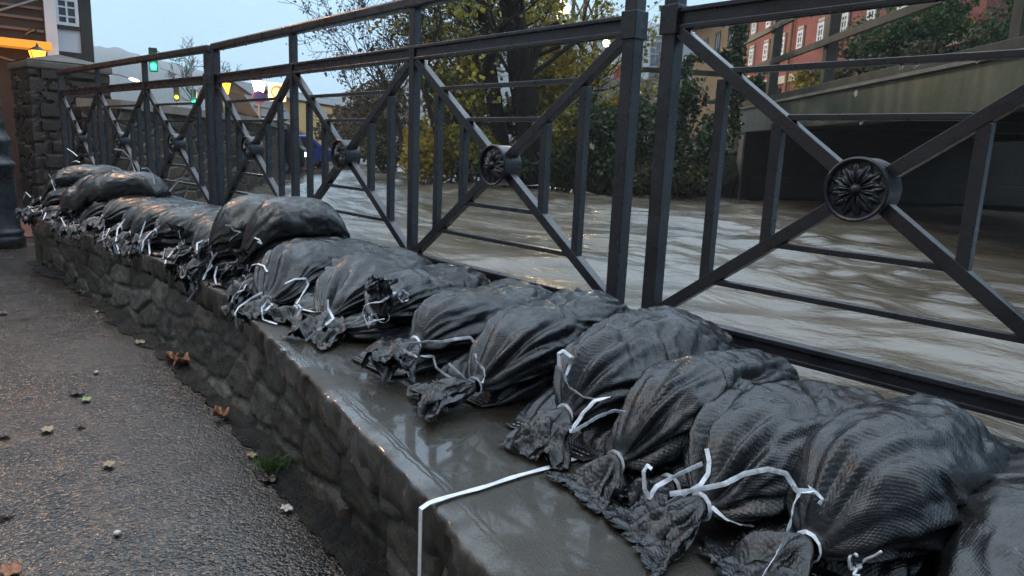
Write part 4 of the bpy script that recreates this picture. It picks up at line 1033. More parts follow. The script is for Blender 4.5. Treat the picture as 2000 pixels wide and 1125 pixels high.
mb = MB(); q = [oh+fh*u+nh*d+np.array([0, 0, z]) for d in (-.2, 3.2) for u, z in ((-.7, zh(196)), (-.1, zh(178)), (.75, zh(184)), (1.25, zh(224)), (1.0, zh(226)))]
mb.add(q, [(0, 1, 2, 3, 4)[::-1], (5, 6, 7, 8, 9), (0, 5, 6, 1), (1, 6, 7, 2), (2, 7, 8, 3), (3, 8, 9, 4), (4, 9, 5, 0)][::1]); mb.build('roof', 'roof_slate', dh)
# ---- street lamps, signals and signs on the left
def street_lamp(px, py, D, glow, sc, energy, col, label, name='street_lamp'):
    c = at(px, py, D); r = thing(name, label, 'street lamp', (c[0], c[1], ZP), None)
    lantern(r, c-np.array([0, 0, .12*sc]), glow, sc, energy, col)
    mb = MB(); mb.tube([(c[0], c[1], ZP), (c[0], c[1], c[2]-.13*sc)], .035, 8); mb.build('pole', 'paint_dark', r); return r
street_lamp(437, 176, 21, 'glow_orange', 1.1, 160, (1, .42, .1), 'orange street lamp just right of the joint in the railing')
street_lamp(506, 172, 24, 'glow_warm', 1.2, 160, (1, .6, .25), 'yellow-orange street lamp in front of the yellow gables')
def led_lamp(px, py, D, w, label):
    c = at(px, py, D); r = thing('street_lamp', label, 'street lamp', (c[0], c[1], ZP))
    ax = RT*.97-UP*.25; mb = MB()
    for k in range(7):
        pass
    mb.tube([c-ax*w/2, c-ax*w*.3, c, c+ax*w*.3, c+ax*w/2], [w*.03, w*.12, w*.14, w*.11, w*.03], 8); mb.build('lamp_head', 'glow_white', r, True)
    e_ = c-ax*w*.5+np.array([0, 0, .03]); g_ = c-ax*w*3.2-np.array([0, 0, .25])
    mb = MB(); mb.tube(catmull([e_, c-ax*w*1.8+np.array([0, 0, .02]), g_, (g_[0], g_[1], ZP)], 5), .03, 6); mb.build('mast', 'steel_grey', r)
led_lamp(262, 156, 26, .40, 'white lamp on a curved mast behind the left railing')
led_lamp(212, 146, 40, .22, 'tiny white lamp far away next to the timbered house')
def signal(px, py, D, kind, label, sc=1.0, arm=False):
    c = at(px, py, D); r = thing('traffic_signal', label, 'traffic light', (c[0], c[1], ZP), 'traffic lights across the street')
    v = (CP-c); v[2] = 0; v /= np.linalg.norm(v); sd_ = np.array([-v[1], v[0], 0])
    mb = MB(); mb.box(c+np.array([0, 0, .14*sc]), (.17*sc, .16*sc, .50*sc), (sd_, v, (0, 0, 1))); mb.build('housing', 'paint_dark', r, bevel=.02*sc)
    for k, m in enumerate(('glow_'+kind, 'paint_dark', 'paint_dark')):
        mb = MB(); q = c+v*.085*sc+np.array([0, 0, .145*sc*k]); A = []
        ring = [q+(sd_*math.cos(t)+np.array([0, 0, 1])*math.sin(t))*.058*sc for t in np.linspace(0, 2*math.pi, 16, endpoint=False)]
        mb.add(ring+[p+v*.02*sc for p in ring], [tuple(range(16, 32))]+[(i, (i+1) % 16, 16+(i+1) % 16, 16+i) for i in range(16)]); mb.build('lens', m, r)
    mb = MB()
    if arm:
        e_ = at(372, 134, D)
        mb.tube(catmull([c+np.array([0, 0, .38*sc]), (c+e_)/2+np.array([0, 0, .16*sc]), e_, (e_[0], e_[1], ZP)], 6), .018, 6)
    else: mb.tube([(c[0], c[1], ZP), (c[0], c[1], c[2]-.1*sc)], .045, 6)
    mb.build('mast', 'steel_grey', r)
    ld = bpy.data.lights.new('signal_light', 'POINT'); ld.energy = 14 if kind == 'green' else 3; ld.color = (.05, 1, .45) if kind == 'green' else (.8, 1, .1); ld.shadow_soft_size = .1
    lo_ = bpy.data.objects.new('signal_light', ld); COL.objects.link(lo_); lo_.location = c+v*.3; lo_.parent = r; lo_.matrix_parent_inverse = r.matrix_basis.inverted()
signal(300, 130, 17, 'green', 'green traffic light hanging from a long arm behind the left railing', 1.1, True)
signal(379, 200, 20, 'green', 'low green traffic light on a post above the embankment wall', .9)
signal(345, 190, 24, 'yellow', 'yellow-green traffic light left of the low green one', 1.0)
def road_sign(px, py, D, rad, m, ring, label, square=False):
    c = at(px, py, D); v = (CP-c); v[2] = 0; v /= np.linalg.norm(v); sd_ = np.array([-v[1], v[0], 0]); upv = np.array([0, 0, 1])
    r = thing('road_sign', label, 'road sign', (c[0], c[1], ZP))
    def disc(rr, off, m_, nm, n=28):
        mb = MB(); a = [c+v*off+(sd_*math.cos(t)+upv*math.sin(t))*rr for t in np.linspace(0, 2*math.pi, n, endpoint=False)]
        mb.add(a+[p-v*.02 for p in a], [tuple(range(n))]+[(i, n+i, n+(i+1) % n, (i+1) % n) for i in range(n)]+[tuple(range(n, 2*n))[::-1]]); mb.build(nm, m_, r)
    if square: mb = MB(); mb.box(c, (rad*2, .03, rad*2.1), (sd_, v, upv)); mb.build('plate', 'paint_white', r); disc(rad*.72, .045, ring, 'ring'); disc(rad*.5, .07, m, 'symbol')
    else: disc(rad, .02, ring, 'ring'); disc(rad*.72, .045, m, 'plate')
    mb = MB(); mb.tube([(c[0], c[1], ZP)-v*.04, (c[0], c[1], c[2]+rad)-v*.04], .028, 6); mb.build('post', 'steel_grey', r)
road_sign(506, 190, 22, .20, 'paint_blue', 'paint_purple', 'round purple and blue no stopping sign under the street lamp')
road_sign(541, 180, 25, .30, 'stone_trim', 'plaster_ochre', 'white square sign with a round symbol in front of the yellow house', True)
# ---- vehicles on the street
def car(px, py, D, yaw, L, W, Hh, body, label, name, cat, kindv='car', stripe=None, beacon=False, roofm=None):
    g = at(px, py, D); g[2] = ZP+.01; fx = np.array([math.cos(yaw), math.sin(yaw), 0]); sx = np.array([-fx[1], fx[0], 0]); up = np.array([0, 0, 1.0])
    r = thing(name, label, cat, tuple(g))
    pr = {'car': [(-.5, .28), (-.5, .52), (-.46, .60), (-.30, .62), (-.20, .96), (.14, 1.0), (.30, .68), (.46, .60), (.5, .48), (.5, .28)],
          'van': [(-.5, .16), (-.5, .94), (-.47, 1.0), (.30, 1.0), (.38, .95), (.46, .55), (.5, .48), (.5, .16)]}[kindv]
    mb = MB(); m_ = len(pr)
    q = [g+fx*a*L+sx*s_*W/2*(.86 if b > .9 else 1)+up*b*Hh for s_ in (-1, 1) for a, b in pr]
    mb.add(q, [tuple(range(m_)), tuple(range(m_, 2*m_))[::-1]]+[(i, m_+i, m_+(i+1) % m_, (i+1) % m_) for i in range(m_)]); mb.build('body', body, r, bevel=.03)
    for s_ in (-1, 1):
        mb = MB()
        w0 = [(-.24, .64), (-.17, .91), (.11, .93), (.22, .66)] if kindv == 'car' else [(.12, .58), (.12, .90), (.33, .90), (.41, .58)]
        q = [g+fx*a*L+sx*s_*(W/2*(.96 if b > .8 else 1)+.012)+up*b*Hh for a, b in w0]; mb.add(q, [(0, 1, 2, 3) if s_ > 0 else (3, 2, 1, 0)]); mb.build('side_window', 'window_glass', r)
        for a in (-.31, .31):
            wh = MB(); c = g+fx*a*L+sx*s_*(W/2-.04)+up*.16*min(Hh, 1.6)
            ring = lambda rr, off: [c+sx*s_*off+(fx*math.cos(t)+up*math.sin(t))*rr for t in np.linspace(0, 2*math.pi, 18, endpoint=False)]
            A = ring(.16*min(Hh, 1.6), -.10)+ring(.16*min(Hh, 1.6), .06)
            wh.add(A, [tuple(range(18))[::-1], tuple(range(18, 36))]+[(i, (i+1) % 18, 18+(i+1) % 18, 18+i) for i in range(18)]); w_ = wh.build('wheel', 'rubber_tyre', r)
            wh = MB(); A = ring(.09*min(Hh, 1.6), .05)+ring(.085*min(Hh, 1.6), .075); wh.add(A, [tuple(range(18, 36))]+[(i, (i+1) % 18, 18+(i+1) % 18, 18+i) for i in range(18)]); wh.build('rim', 'steel_grey', w_)
        mb = MB(); mb.box(g+fx*.495*L+sx*s_*W*.34+up*.5*Hh*(1 if kindv == 'car' else .8), (.06, .26, .12), (fx, sx, up)); mb.build('headlight', 'glow_white', r)
        mb = MB(); mb.box(g-fx*.498*L+sx*s_*W*.36+up*.5*Hh, (.06, .2, .16), (fx, sx, up)); mb.build('tail_light', 'glow_red', r)
        if stripe:
            mb = MB(); mb.box(g-fx*.05*L+sx*s_*(W/2+.008)+up*.42*Hh, (L*.86, .02, .14*Hh), (fx, sx, up)); mb.build('stripe', stripe, r)
    if beacon:
        mb = MB(); mb.box(g+fx*.26*L+up*(Hh+.07), (.3, W*.7, .14), (fx, sx, up)); mb.build('beacon_bar', 'glow_cyan', r, bevel=.02)
        ld = bpy.data.lights.new('beacon_light', 'POINT'); ld.energy = 18; ld.color = (.1, .6, 1); ld.shadow_soft_size = .15
        b_ = bpy.data.objects.new('beacon_light', ld); COL.objects.link(b_); b_.location = g+fx*.26*L+up*(Hh+.35); b_.parent = r; b_.matrix_parent_inverse = r.matrix_basis.inverted()
    if roofm:
        mb = MB(); mb.box(g-fx*.08*L+up*(Hh+.03), (L*.7, W*.8, .05), (fx, sx, up)); mb.build('roof_panel', roofm, r, bevel=.02)
    return r
car(238, 300, 17, VY+R(215), 2.3, 1.2, 1.35, 'paint_red', 'red emergency van with white stripe and blue beacon behind the railing', 'emergency_van', 'van', 'van', 'paint_white', True)
car(272, 290, 20, VY+R(190), 2.6, 1.2, 1.05, 'paint_red', 'dark red parked car behind the emergency van', 'parked_car', 'car')
car(492, 262, 19, VY+R(12), 2.8, 1.35, 1.40, 'paint_dark', 'black van with pale roof in front of the dark hut', 'parked_van', 'van', 'van', None, False, 'plaster_white')
car(548, 262, 25, VY+R(30), 3.0, 1.3, 1.15, 'paint_red', 'bright red car at the far end of the embankment', 'parked_car', 'car')
car(562, 262, 21.5, VY+R(60), 2.8, 1.3, 1.10, 'paint_blue', 'blue car at the far end of the embankment', 'parked_car', 'car')

# ================================================================== FAR BANK
SH = [tuple(onz(px, py, ZW)[:2]) for px, py in ((600, 296), (640, 302), (760, 318), (880, 338), (1000, 350), (1120, 368), (1230, 380), (1330, 384), (1400, 386))]
SH = [(SH[0][0]-160, SH[0][1]+50)] + SH
brA, brB = at(1458, 262, 16.0), at(1906, 212, 7.7)
SH += [(brA[0]-.3, brA[1]+.4), (brA[0]+8, brA[1]+9.5), (brA[0]+30, brA[1]+34)]
sh = np.array(SH)
rows = []
prof = [(-.5, -1.4), (-.05, ZW-.1), (.12, ZW+.12), (.7, .05), (1.6, .45), (3.2, .75), (7, .95), (14, 1.1), (40, 2.0), (90, 4.0)]
cc = catmull(sh[1:10], 8); base = np.vstack([sh[:1], cc, sh[10:]])
for k, (off, z) in enumerate(prof):
    d = np.array([.18, .98]); p = base+d*off
    zz = z+0.12*fbm(np.c_[p*0.9, p[:, 0]*0+k], 3, 60)*(1 if k > 1 else .3)
    rows.append(np.c_[p, zz])
G = np.stack(rows, 1)
# resample across for a softer slope
struct(grid_mesh(G[:, ::-1], 'river_bank', 'bank_earth'))

# ================================================================== FOLIAGE TOOLS
def leaves_mesh(name, m, parent, pts, size, rg, aspect=1.5, droop=0.0, jitter=.35, fold=True):
    n = len(pts); P = np.asarray(pts, float)
    a = rg.randn(n, 3); a[:, 2] -= droop; a /= np.linalg.norm(a, axis=1)[:, None]+1e-9
    b = np.cross(a, rg.randn(n, 3)); b /= np.linalg.norm(b, axis=1)[:, None]+1e-9
    s = size*(1+jitter*rg.uniform(-1, 1, n))[:, None]
    c = np.cross(a, b)
    tip = P+a*s*aspect*.5; root = P-a*s*aspect*.5
    l = P+b*s*.5+c*s*.12; r = P-b*s*.5+c*s*.12
    V = np.stack([root, l, tip, r], 1).reshape(-1, 3)
    me = bpy.data.meshes.new(name)
    me.vertices.add(len(V)); me.vertices.foreach_set('co', V.ravel())
    me.loops.add(4*n); me.loops.foreach_set('vertex_index', np.arange(4*n))
    me.polygons.add(n); me.polygons.foreach_set('loop_start', np.arange(n)*4)
    me.update(); me.validate(); me.materials.append(MATS[m])
    o = bpy.data.objects.new(name, me); COL.objects.link(o)
    if parent is not None: o.parent = parent; o.matrix_parent_inverse = parent.matrix_basis.inverted()
    return o
def grow(mb, tips, p, d, L, r, depth, rg, spread=.55, up=.12, nseg=5, ratio=.68, kids=(2, 4), minr=.004, sides=6, gn=.16):
    pts = [np.array(p, float)]; rad = [r]; d = np.array(d, float)/np.linalg.norm(d)
    for k in range(nseg):
        d = d+rg.randn(3)*gn+np.array([0, 0, up*.4]); d /= np.linalg.norm(d)
        pts.append(pts[-1]+d*L/nseg); rad.append(r*(1-.45*(k+1)/nseg))
    mb.tube(pts, np.maximum(rad, minr), max(3, sides), cap=False)
    if depth == 0:
        tips.extend(pts[1:]); return
    if depth <= 1: tips.extend(pts[2:])
    for c in range(rg.randint(kids[0], kids[1]+1)):
        i = rg.randint(max(1, nseg-3), nseg+1) if c else nseg
        dd = d+rg.randn(3)*spread+np.array([0, 0, up])
        grow(mb, tips, pts[i], dd, L*ratio*rg.uniform(.75, 1.15), rad[i]*.66, depth-1, rg, spread, up, max(3, nseg-1), ratio, kids, minr, max(3, sides-1), gn)
def bush(name, label, cat, c, rad, m, n, size, seed, group=None, stems=7, core=True, aspect=1.4, clumps=26, squash=1.0):
    rg = np.random.RandomState(seed); c = np.array(c, float); rad = np.array(rad, float)
    root = thing(name, label, cat, tuple(c-np.array([0, 0, rad[2]])), group)
    cl = rg.randn(clumps, 3); cl /= np.linalg.norm(cl, axis=1)[:, None]; cl *= rg.uniform(.35, 1.0, (clumps, 1))**.6
    cr = rg.uniform(.22, .45, clumps)
    k = rg.randint(0, clumps, n); v = rg.randn(n, 3); v /= np.linalg.norm(v, axis=1)[:, None]
    pts = c+(cl[k]*.82+v*(cr[k]*rg.uniform(.55, 1.05, n))[:, None])*rad
    pts[:, 2] = np.maximum(pts[:, 2], c[2]-rad[2]*.98)
    leaves_mesh('foliage', m, root, pts, size, rg, aspect)
    mb = MB(); tips = []
    for s_ in range(stems):
        d = np.array([rg.uniform(-.6, .6), rg.uniform(-.6, .6), 1.0])
        grow(mb, tips, c+np.array([rg.uniform(-.3, .3)*rad[0], rg.uniform(-.3, .3)*rad[1], -rad[2]]), d, rad[2]*1.0, .02*max(1, rad[2]), 2, rg, .5, .2, 4, .62, (2, 3), .004, 4)
    mb.build('stems', 'bark_twig', root)
    return root

# ================================================================== TREES
def base_on(px, py): return onz(px, py, ZW+.25)
# the two big trunks: one tree with a double stem and ivy, yellow-green leaves low down
def trunk_px(mb, pts, D, w0):
    P = [at(x, y, d) for (x, y, w), d in zip(pts, D)]; r = [w/2*d/F for (x, y, w), d in zip(pts, D)]
    Q = catmull(P, 5); rr = np.interp(np.linspace(0, 1, len(Q)), np.linspace(0, 1, len(r)), r)
    mb.tube(Q, rr*(1+.06*np.sin(np.arange(len(Q))*1.7)), 14, cap=False); return Q
rg = np.random.RandomState(5)
Dt = 17.8
tb = at(985, 350, Dt)
t1 = thing('riverside_tree', 'dark leaning tree with slender ivy-flecked trunk and yellow-green leaves', 'tree', tuple(tb))
mb = MB(); tips = []
Q = trunk_px(mb, [(984, 352, 46), (974, 250, 31), (958, 150, 29), (946, 60, 28), (938, -20, 27), (938, -160, 27), (920, -480, 17)], [Dt]*7, 0)
for k in range(15):
    i = rg.randint(len(Q)//3, len(Q)); d = np.array([rg.uniform(-1, 1), rg.uniform(-1, 1), rg.uniform(.1, .8)])
    grow(mb, tips, Q[i], d, rg.uniform(1.6, 2.8), .07, 3, rg, .5, .1, 5, .66, (2, 3), .006, 5)
mb.build('trunk', 'bark_dark', t1, True)
tp = np.array(tips); leaves_mesh('crown', 'leaf_yellowgreen', t1, tp[rg.randint(0, len(tp), 4600)]+rg.randn(4600, 3)*.16, .085, rg, 1.2, .4)
t2 = thing('riverside_tree', 'thick dark tree with forked trunk and cut branch stub, right of the slender trunk', 'tree', tuple(at(1030, 352, Dt-.4)))
mb = MB(); tips = []
Q = trunk_px(mb, [(1048, 356, 66), (1036, 250, 52), (1024, 160, 44), (1012, 80, 42), (1002, 0, 42), (985, -120, 42), (970, -520, 20)], [Dt-.5]*7, 0)
trunk_px(mb, [(1022, 230, 36), (1006, 150, 26), (998, 70, 22), (984, 0, 20)], [Dt-.2]*4, 0)
trunk_px(mb, [(1004, 208, 12), (1018, 165, 15), (1040, 120, 16), (1055, 85, 13), (1092, 50, 9)], [Dt-1.0]*5, 0)
trunk_px(mb, [(1035, 125, 14), (1050, 95, 16), (1066, 62, 12), (1090, 45, 10)], [Dt-1.0]*4, 0)
for k in range(17):
    i = rg.randint(len(Q)//3, len(Q)); d = np.array([rg.uniform(-1, 1), rg.uniform(-1, 1), rg.uniform(.0, .8)])
    grow(mb, tips, Q[i], d, rg.uniform(1.6, 2.8), .07, 3, rg, .5, .1, 5, .66, (2, 3), .006, 5)
mb.build('trunk', 'bark_dark', t2, True)
tp = np.array(tips); leaves_mesh('crown', 'leaf_yellowgreen', t2, tp[rg.randint(0, len(tp), 4600)]+rg.randn(4600, 3)*.18, .09, rg, 1.2, .4)
# bare trees to the left of them, dense fine twigs
def bare_tree(px, py, D, Hh, seed, label, spread=.55, r=.10, depth=5, leaf='leaf_brown', nl=600, lean=(0, 0), group='bare trees on the far bank', ls=.06, ups=.12):
    rg = np.random.RandomState(seed); b = at(px, py, D); root = thing('bare_tree', label, 'tree', tuple(b), group)
    mb = MB(); tips = []
    grow(mb, tips, b, (lean[0], lean[1], 1), Hh*.34, r, depth, rg, spread, ups, 5, .72, (3, 4), .0055*D/17, 6)
    mb.build('trunk', 'bark_twig', root)
    tp = np.array(tips)
    if nl: leaves_mesh('crown', leaf, root, tp[rg.randint(0, len(tp), nl)]+rg.randn(nl, 3)*.08, ls, rg, 1.3, .5)
    return root
bare_tree(800, 335, 19, 6.0, 21, 'bare tree with fine dark twigs against the sky, left of the big trunks', .55, .10, 5, nl=900, lean=(RT[0]*-.25, RT[1]*-.25))
bare_tree(868, 335, 18, 6.2, 22, 'bare tree with a few yellow leaves just left of the slender trunk', .5, .10, 5, 'leaf_yellowgreen', 1100, ls=.08)
bare_tree(735, 322, 25, 6.4, 23, 'smaller bare tree leaning over the water, farthest left of the twiggy trees', .6, .09, 5, nl=1000, lean=(RT[0]*-.2, RT[1]*-.2))
bare_tree(905, 330, 22, 8.2, 24, 'tall grey twiggy tree behind the slender trunk', .45, .12, 5, 'leaf_olive', 2600, ls=.1)
bare_tree(1085, 350, 19.5, 6.0, 25, 'thin twiggy tree between the thick trunk and the railing post', .5, .07, 4, 'leaf_yellowgreen', 900, ls=.09)
bare_tree(395, 235, 60, 8.5, 26, 'small misty bare tree behind the green traffic light', .5, .10, 4, nl=0, group='misty trees far left')
bare_tree(430, 225, 75, 7.5, 27, 'faint misty bare tree left of the joint in the railing', .5, .10, 4, nl=0, group='misty trees far left')
# undergrowth and shrubs on the bank: (px, py, D, rx, rz, material, n, leaf size, label)
UG = [(835, 300, 18.0, 1.1, .95, 'leaf_yellow', 2600, .085, 'yellow shrub at the water edge left of the middle railing post'),
      (880, 190, 18.8, 1.1, .9, 'leaf_yellowgreen', 1700, .095, 'yellow-green leafy shrub behind the crossed panel'),
      (905, 290, 17.6, 1.0, .8, 'leaf_yellowgreen', 2000, .08, 'mixed green and yellow shrub below the slender trunk'),
      (1075, 170, 18.6, .9, .9, 'leaf_yellow', 1500, .1, 'bright yellow leaves beside the thick trunk'),
      (1095, 260, 17.2, .9, .75, 'leaf_yellowgreen', 1900, .08, 'green shrub right of the thick trunk'),
      (1110, 330, 16.6, .9, .55, 'leaf_ivy', 2000, .075, 'dark ivy clump at the water behind the flower rosette'),
      (1000, 320, 17.2, 1.0, .5, 'leaf_ivy', 1900, .07, 'ivy clump at the foot of the two trunks'),
      (930, 335, 17.3, .8, .4, 'leaf_olive', 1300, .07, 'low dull green plants at the water under the slender trunk'),
      (1190, 290, 16.0, 1.15, 1.15, 'leaf_ivy', 4200, .075, 'big dark ivy bush left of the double post'),
      (1275, 255, 15.6, 1.1, 1.0, 'leaf_ivy', 3600, .07, 'dark evergreen bush between the double post'),
      (1345, 270, 15.2, 1.0, 1.25, 'leaf_ivy', 4000, .07, 'dark hanging ivy bush next to the bridge abutment'),
      (1290, 345, 15.0, 1.2, .5, 'leaf_olive', 1900, .065, 'withered overhanging plants at the water below the ivy'),
      (1210, 215, 17.6, .8, .5, 'leaf_yellow', 900, .085, 'small orange-yellow shrub under the pale hall'),
      (770, 270, 22, 1.4, 1.0, 'leaf_olive', 2600, .10, 'olive shrub on the bank left of the yellow shrub'),
      (700, 258, 30, 2.4, 1.3, 'leaf_brown', 3000, .13, 'brown leafless hedge above the river bend'),
      (655, 262, 40, 2.6, 1.4, 'leaf_brown', 2600, .17, 'brown hedge farthest along the river bend'),
      (745, 215, 26, 1.7, 1.2, 'leaf_brown', 2600, .11, 'brown thicket behind the leaning bare tree')]
UG += [(905, 60, 23.5, 2.0, 2.0, 'leaf_olive', 1500, .11, 'tall olive thicket behind the slender trunk'),
       (1060, 40, 23.0, 1.2, 1.5, 'leaf_yellowgreen', 2200, .10, 'yellow-green leaves high up under the globe lamp'),
       (860, 110, 20.0, 1.1, 1.3, 'leaf_yellowgreen', 1200, .095, 'tall yellow-green shrub between the middle post and the slender trunk'),
       (925, 170, 19.2, .9, 1.0, 'leaf_yellow', 800, .09, 'yellow leaves just left of the two trunks'),
       (1120, 130, 20.5, 1.0, 1.0, 'leaf_yellowgreen', 1500, .095, 'half-bare yellow-green shrub under the lattice mast'),
       (960, 240, 21.0, 1.6, 1.0, 'leaf_olive', 2600, .10, 'dull undergrowth seen behind the two trunks')]
for k, (px, py, D, rx, rz, m, n, ls, lab) in enumerate(UG):
    bush('shrub', lab, 'shrub', at(px, py, D), (rx, rx*.8, rz), m, n, ls, 700+k, 'shrubs on the far bank', stems=5)

# ================================================================== BRIDGE
bd = brB-brA; bd[2] = 0; bL = np.linalg.norm(bd); bd /= bL
bn = np.array([-bd[1], bd[0], 0]); bn = bn if bn @ RT > 0 else -bn          # across the deck, to the right
zlo, zA = (brA[2]+brB[2])/2, float(at(1458, 217, 16.0)[2]); zB = float(at(1906, 113, 7.7)[2]); zhi = (zA+zB)/2
bridge = thing('concrete_bridge', 'low concrete bridge with algae-green side beam across the river at the right', 'bridge', (brA[0], brA[1], ZW))
E0 = np.array([brA[0], brA[1], 0.0]); Lb = bL*1.75
def bbox(mb, u0, u1, d0, d1, z0, z1): mb.box(E0+bd*(u0+u1)/2+bn*(d0+d1)/2+np.array([0, 0, (z0+z1)/2]), (u1-u0, d1-d0, z1-z0), (bd, bn, (0, 0, 1)))
mb = MB(); bbox(mb, -.9, Lb, 0, .30, zlo, zhi); o = mb.build('side_beam', 'concrete_stained', bridge, bevel=.015)
mb = MB(); bbox(mb, -.9, Lb, -.05, .36, zhi+.001, zhi+.05); mb.build('beam_cap', 'concrete_pale', bridge)
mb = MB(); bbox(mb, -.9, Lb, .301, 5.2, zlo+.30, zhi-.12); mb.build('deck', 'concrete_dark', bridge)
mb = MB(); bbox(mb, -.9, Lb, 5.201, 5.5, zlo, zhi); mb.build('side_beam', 'concrete_algae', bridge)
for u in (1.0, 3.8, 6.6, 9.4):
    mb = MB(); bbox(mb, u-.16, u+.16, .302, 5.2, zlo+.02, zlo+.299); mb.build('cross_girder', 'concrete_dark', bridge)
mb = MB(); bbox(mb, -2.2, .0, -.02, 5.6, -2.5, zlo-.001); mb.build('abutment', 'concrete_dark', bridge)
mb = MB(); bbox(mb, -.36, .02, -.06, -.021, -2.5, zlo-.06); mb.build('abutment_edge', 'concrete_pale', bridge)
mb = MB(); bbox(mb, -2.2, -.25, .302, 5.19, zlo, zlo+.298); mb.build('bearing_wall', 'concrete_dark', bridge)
for u, h1 in ((.95, 1.75), (bL*.455, 1.75), (bL*1.04, 1.75), (bL*1.5, 1.75)):
    mb = MB(); bbox(mb, u-.09, u+.09, .06, .24, zhi+.0501, zhi+h1); mb.build('rail_post', 'timber_wet', bridge, bevel=.01)
for zz in (.12, .86, 1.55):
    mb = MB(); bbox(mb, -1.4, Lb, .0, .055, zhi+zz-.06, zhi+zz+.06); mb.build('rail', 'timber_wet', bridge, bevel=.008)
mb = MB(); v0 = E0+bd*(-1.38)+bn*.03; v1 = at(1240, 135, 17.5)
mb.bar(v0+np.array([0, 0, zhi+.86]), v1, .06, .12); mb.build('approach_rail', 'timber_wet', bridge)
mb = MB(); c = at(1715, 184, 10.6); c = E0+bd*((c-E0) @ bd)-bn*.004+np.array([0, 0, c[2]])
rgs = np.random.RandomState(3); A = [c+bd*math.cos(t)*.075*rgs.uniform(.6, 1.1)+np.array([0, 0, math.sin(t)*.06*rgs.uniform(.6, 1.1)]) for t in np.linspace(0, 2*math.pi, 14, endpoint=False)]
mb.add(A+[p+bn*.006 for p in A], [tuple(range(14))]+[(i, 14+i, 14+(i+1) % 14, (i+1) % 14) for i in range(14)]); mb.build('torn_sticker', 'leaf_pale', bridge)
# bank wall under and beyond the bridge
wbb = thing('bank_wall', 'dark mossy bank wall in the shade under the bridge', 'wall', tuple(E0+bn*5+np.array([0, 0, ZW])))
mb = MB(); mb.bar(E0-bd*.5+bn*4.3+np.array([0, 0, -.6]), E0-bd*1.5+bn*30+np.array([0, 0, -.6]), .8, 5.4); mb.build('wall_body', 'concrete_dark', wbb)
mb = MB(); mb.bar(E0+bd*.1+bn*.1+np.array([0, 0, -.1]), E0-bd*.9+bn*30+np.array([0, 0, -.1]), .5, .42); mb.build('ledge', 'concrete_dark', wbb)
# ivy on the post at the bridge end
rgv = np.random.RandomState(8)
ivp = thing('ivy_post', 'timber post wrapped in dark ivy at the far end of the bridge', 'ivy', tuple(at(1440, 200, 15.4)))
mb = MB(); pts = [at(1432, 255, 15.4), at(1436, 180, 15.4), at(1441, 100, 15.4), at(1444, 45, 15.4)]; mb.tube(pts, [.09, .08, .08, .07], 8); mb.build('post', 'timber_wet', ivp)
Qv = catmull(pts, 10); n = 1500; v = rgv.randn(n, 3); v /= np.linalg.norm(v, axis=1)[:, None]
leaves_mesh('ivy', 'leaf_ivy', ivp, Qv[rgv.randint(0, len(Qv), n)]+v*rgv.uniform(.06, .22, n)[:, None], .07, rgv, 1.2)
ivr = thing('ivy_post', 'ivy hanging over the approach railing left of the bridge', 'ivy', tuple(at(1340, 150, 15.8)))
pts = [at(1330, 250, 15.8), at(1337, 170, 15.8), at(1345, 118, 15.8), at(1400, 110, 15.8), at(1425, 108, 15.6)]; mb = MB(); mb.tube(pts, .03, 5); mb.build('stems', 'bark_twig', ivr)
Qv = catmull(pts, 10); n = 900; v = rgv.randn(n, 3); v /= np.linalg.norm(v, axis=1)[:, None]
leaves_mesh('ivy', 'leaf_ivy', ivr, Qv[rgv.randint(0, len(Qv), n)]+v*rgv.uniform(.04, .17, n)[:, None], .07, rgv, 1.2)
# planting behind the bridge
PB = [(1850, 75, 15.5, 1.35, 1.1, 'leaf_conifer', 5200, .07, 'round dark green conifer behind the bridge rail'),
      (1735, 85, 16.5, 1.3, .95, 'leaf_conifer', 3600, .07, 'lower dark green bush left of the round conifer'),
      (1990, 55, 14, .8, .9, 'leaf_conifer', 2600, .07, 'dark conifer cut off by the right edge'),
      (1600, 165, 19, .75, .75, 'leaf_yellow', 2600, .075, 'golden shrub in front of the red brick wall'),
      (1690, 130, 17.5, 1.2, .7, 'leaf_olive', 2000, .09, 'dry olive bush behind the bridge rail'),
      (1800, 135, 15, 1.4, .6, 'leaf_olive', 2400, .08, 'dry brownish plants below the round conifer'),
      (1945, 60, 16, 1.0, 1.0, 'leaf_yellow', 900, .09, 'thin yellowing branches right of the round conifer'),
      (1480, 185, 17.0, .6, .5, 'leaf_ivy', 1400, .075, 'small dark shrub at the end of the bridge')]
for k, (px, py, D, rx, rz, m, n, ls, lab) in enumerate(PB):
    bush('shrub', lab, 'shrub', at(px, py, D), (rx, rx*.8, rz), m, n, ls, 800+k, 'planting behind the bridge', stems=5)

# ================================================================== RED BRICK BUILDING, HALL, STATION
vd = ray(958, 292); vd = np.array([vd[0], vd[1], 0]); vd /= np.linalg.norm(vd)
fb = -vd                                            # facade runs towards the camera
nb_ = np.array([-fb[1], fb[0], 0]); nb_ = nb_ if nb_ @ RT > 0 else -nb_
rb0 = at(1452, 190, 30.5); rb0 = np.array([rb0[0], rb0[1], 1.0])
def fu(px, py=100):                                  # where a pixel column meets the facade plane
    d = ray(px, py); t = ((rb0-CP) @ nb_)/(d @ nb_); return float((CP+d*t-rb0) @ fb), t, CP+d*t
red = thing('brick_building', 'long red brick building with white window surrounds behind the bridge', 'building', tuple(rb0))
mb = MB(); U1 = 15.0; Z1 = 7.5
wv = [rb0+fb*a+np.array([0, 0, z]) for a, z in ((0, -.6), (U1, -.6), (U1, Z1), (0, Z1))]
mb.add(wv+[p+nb_*8 for p in wv], [(0, 1, 2, 3), (7, 6, 5, 4), (0, 3, 7, 4), (1, 5, 6, 2), (3, 2, 6, 7)])
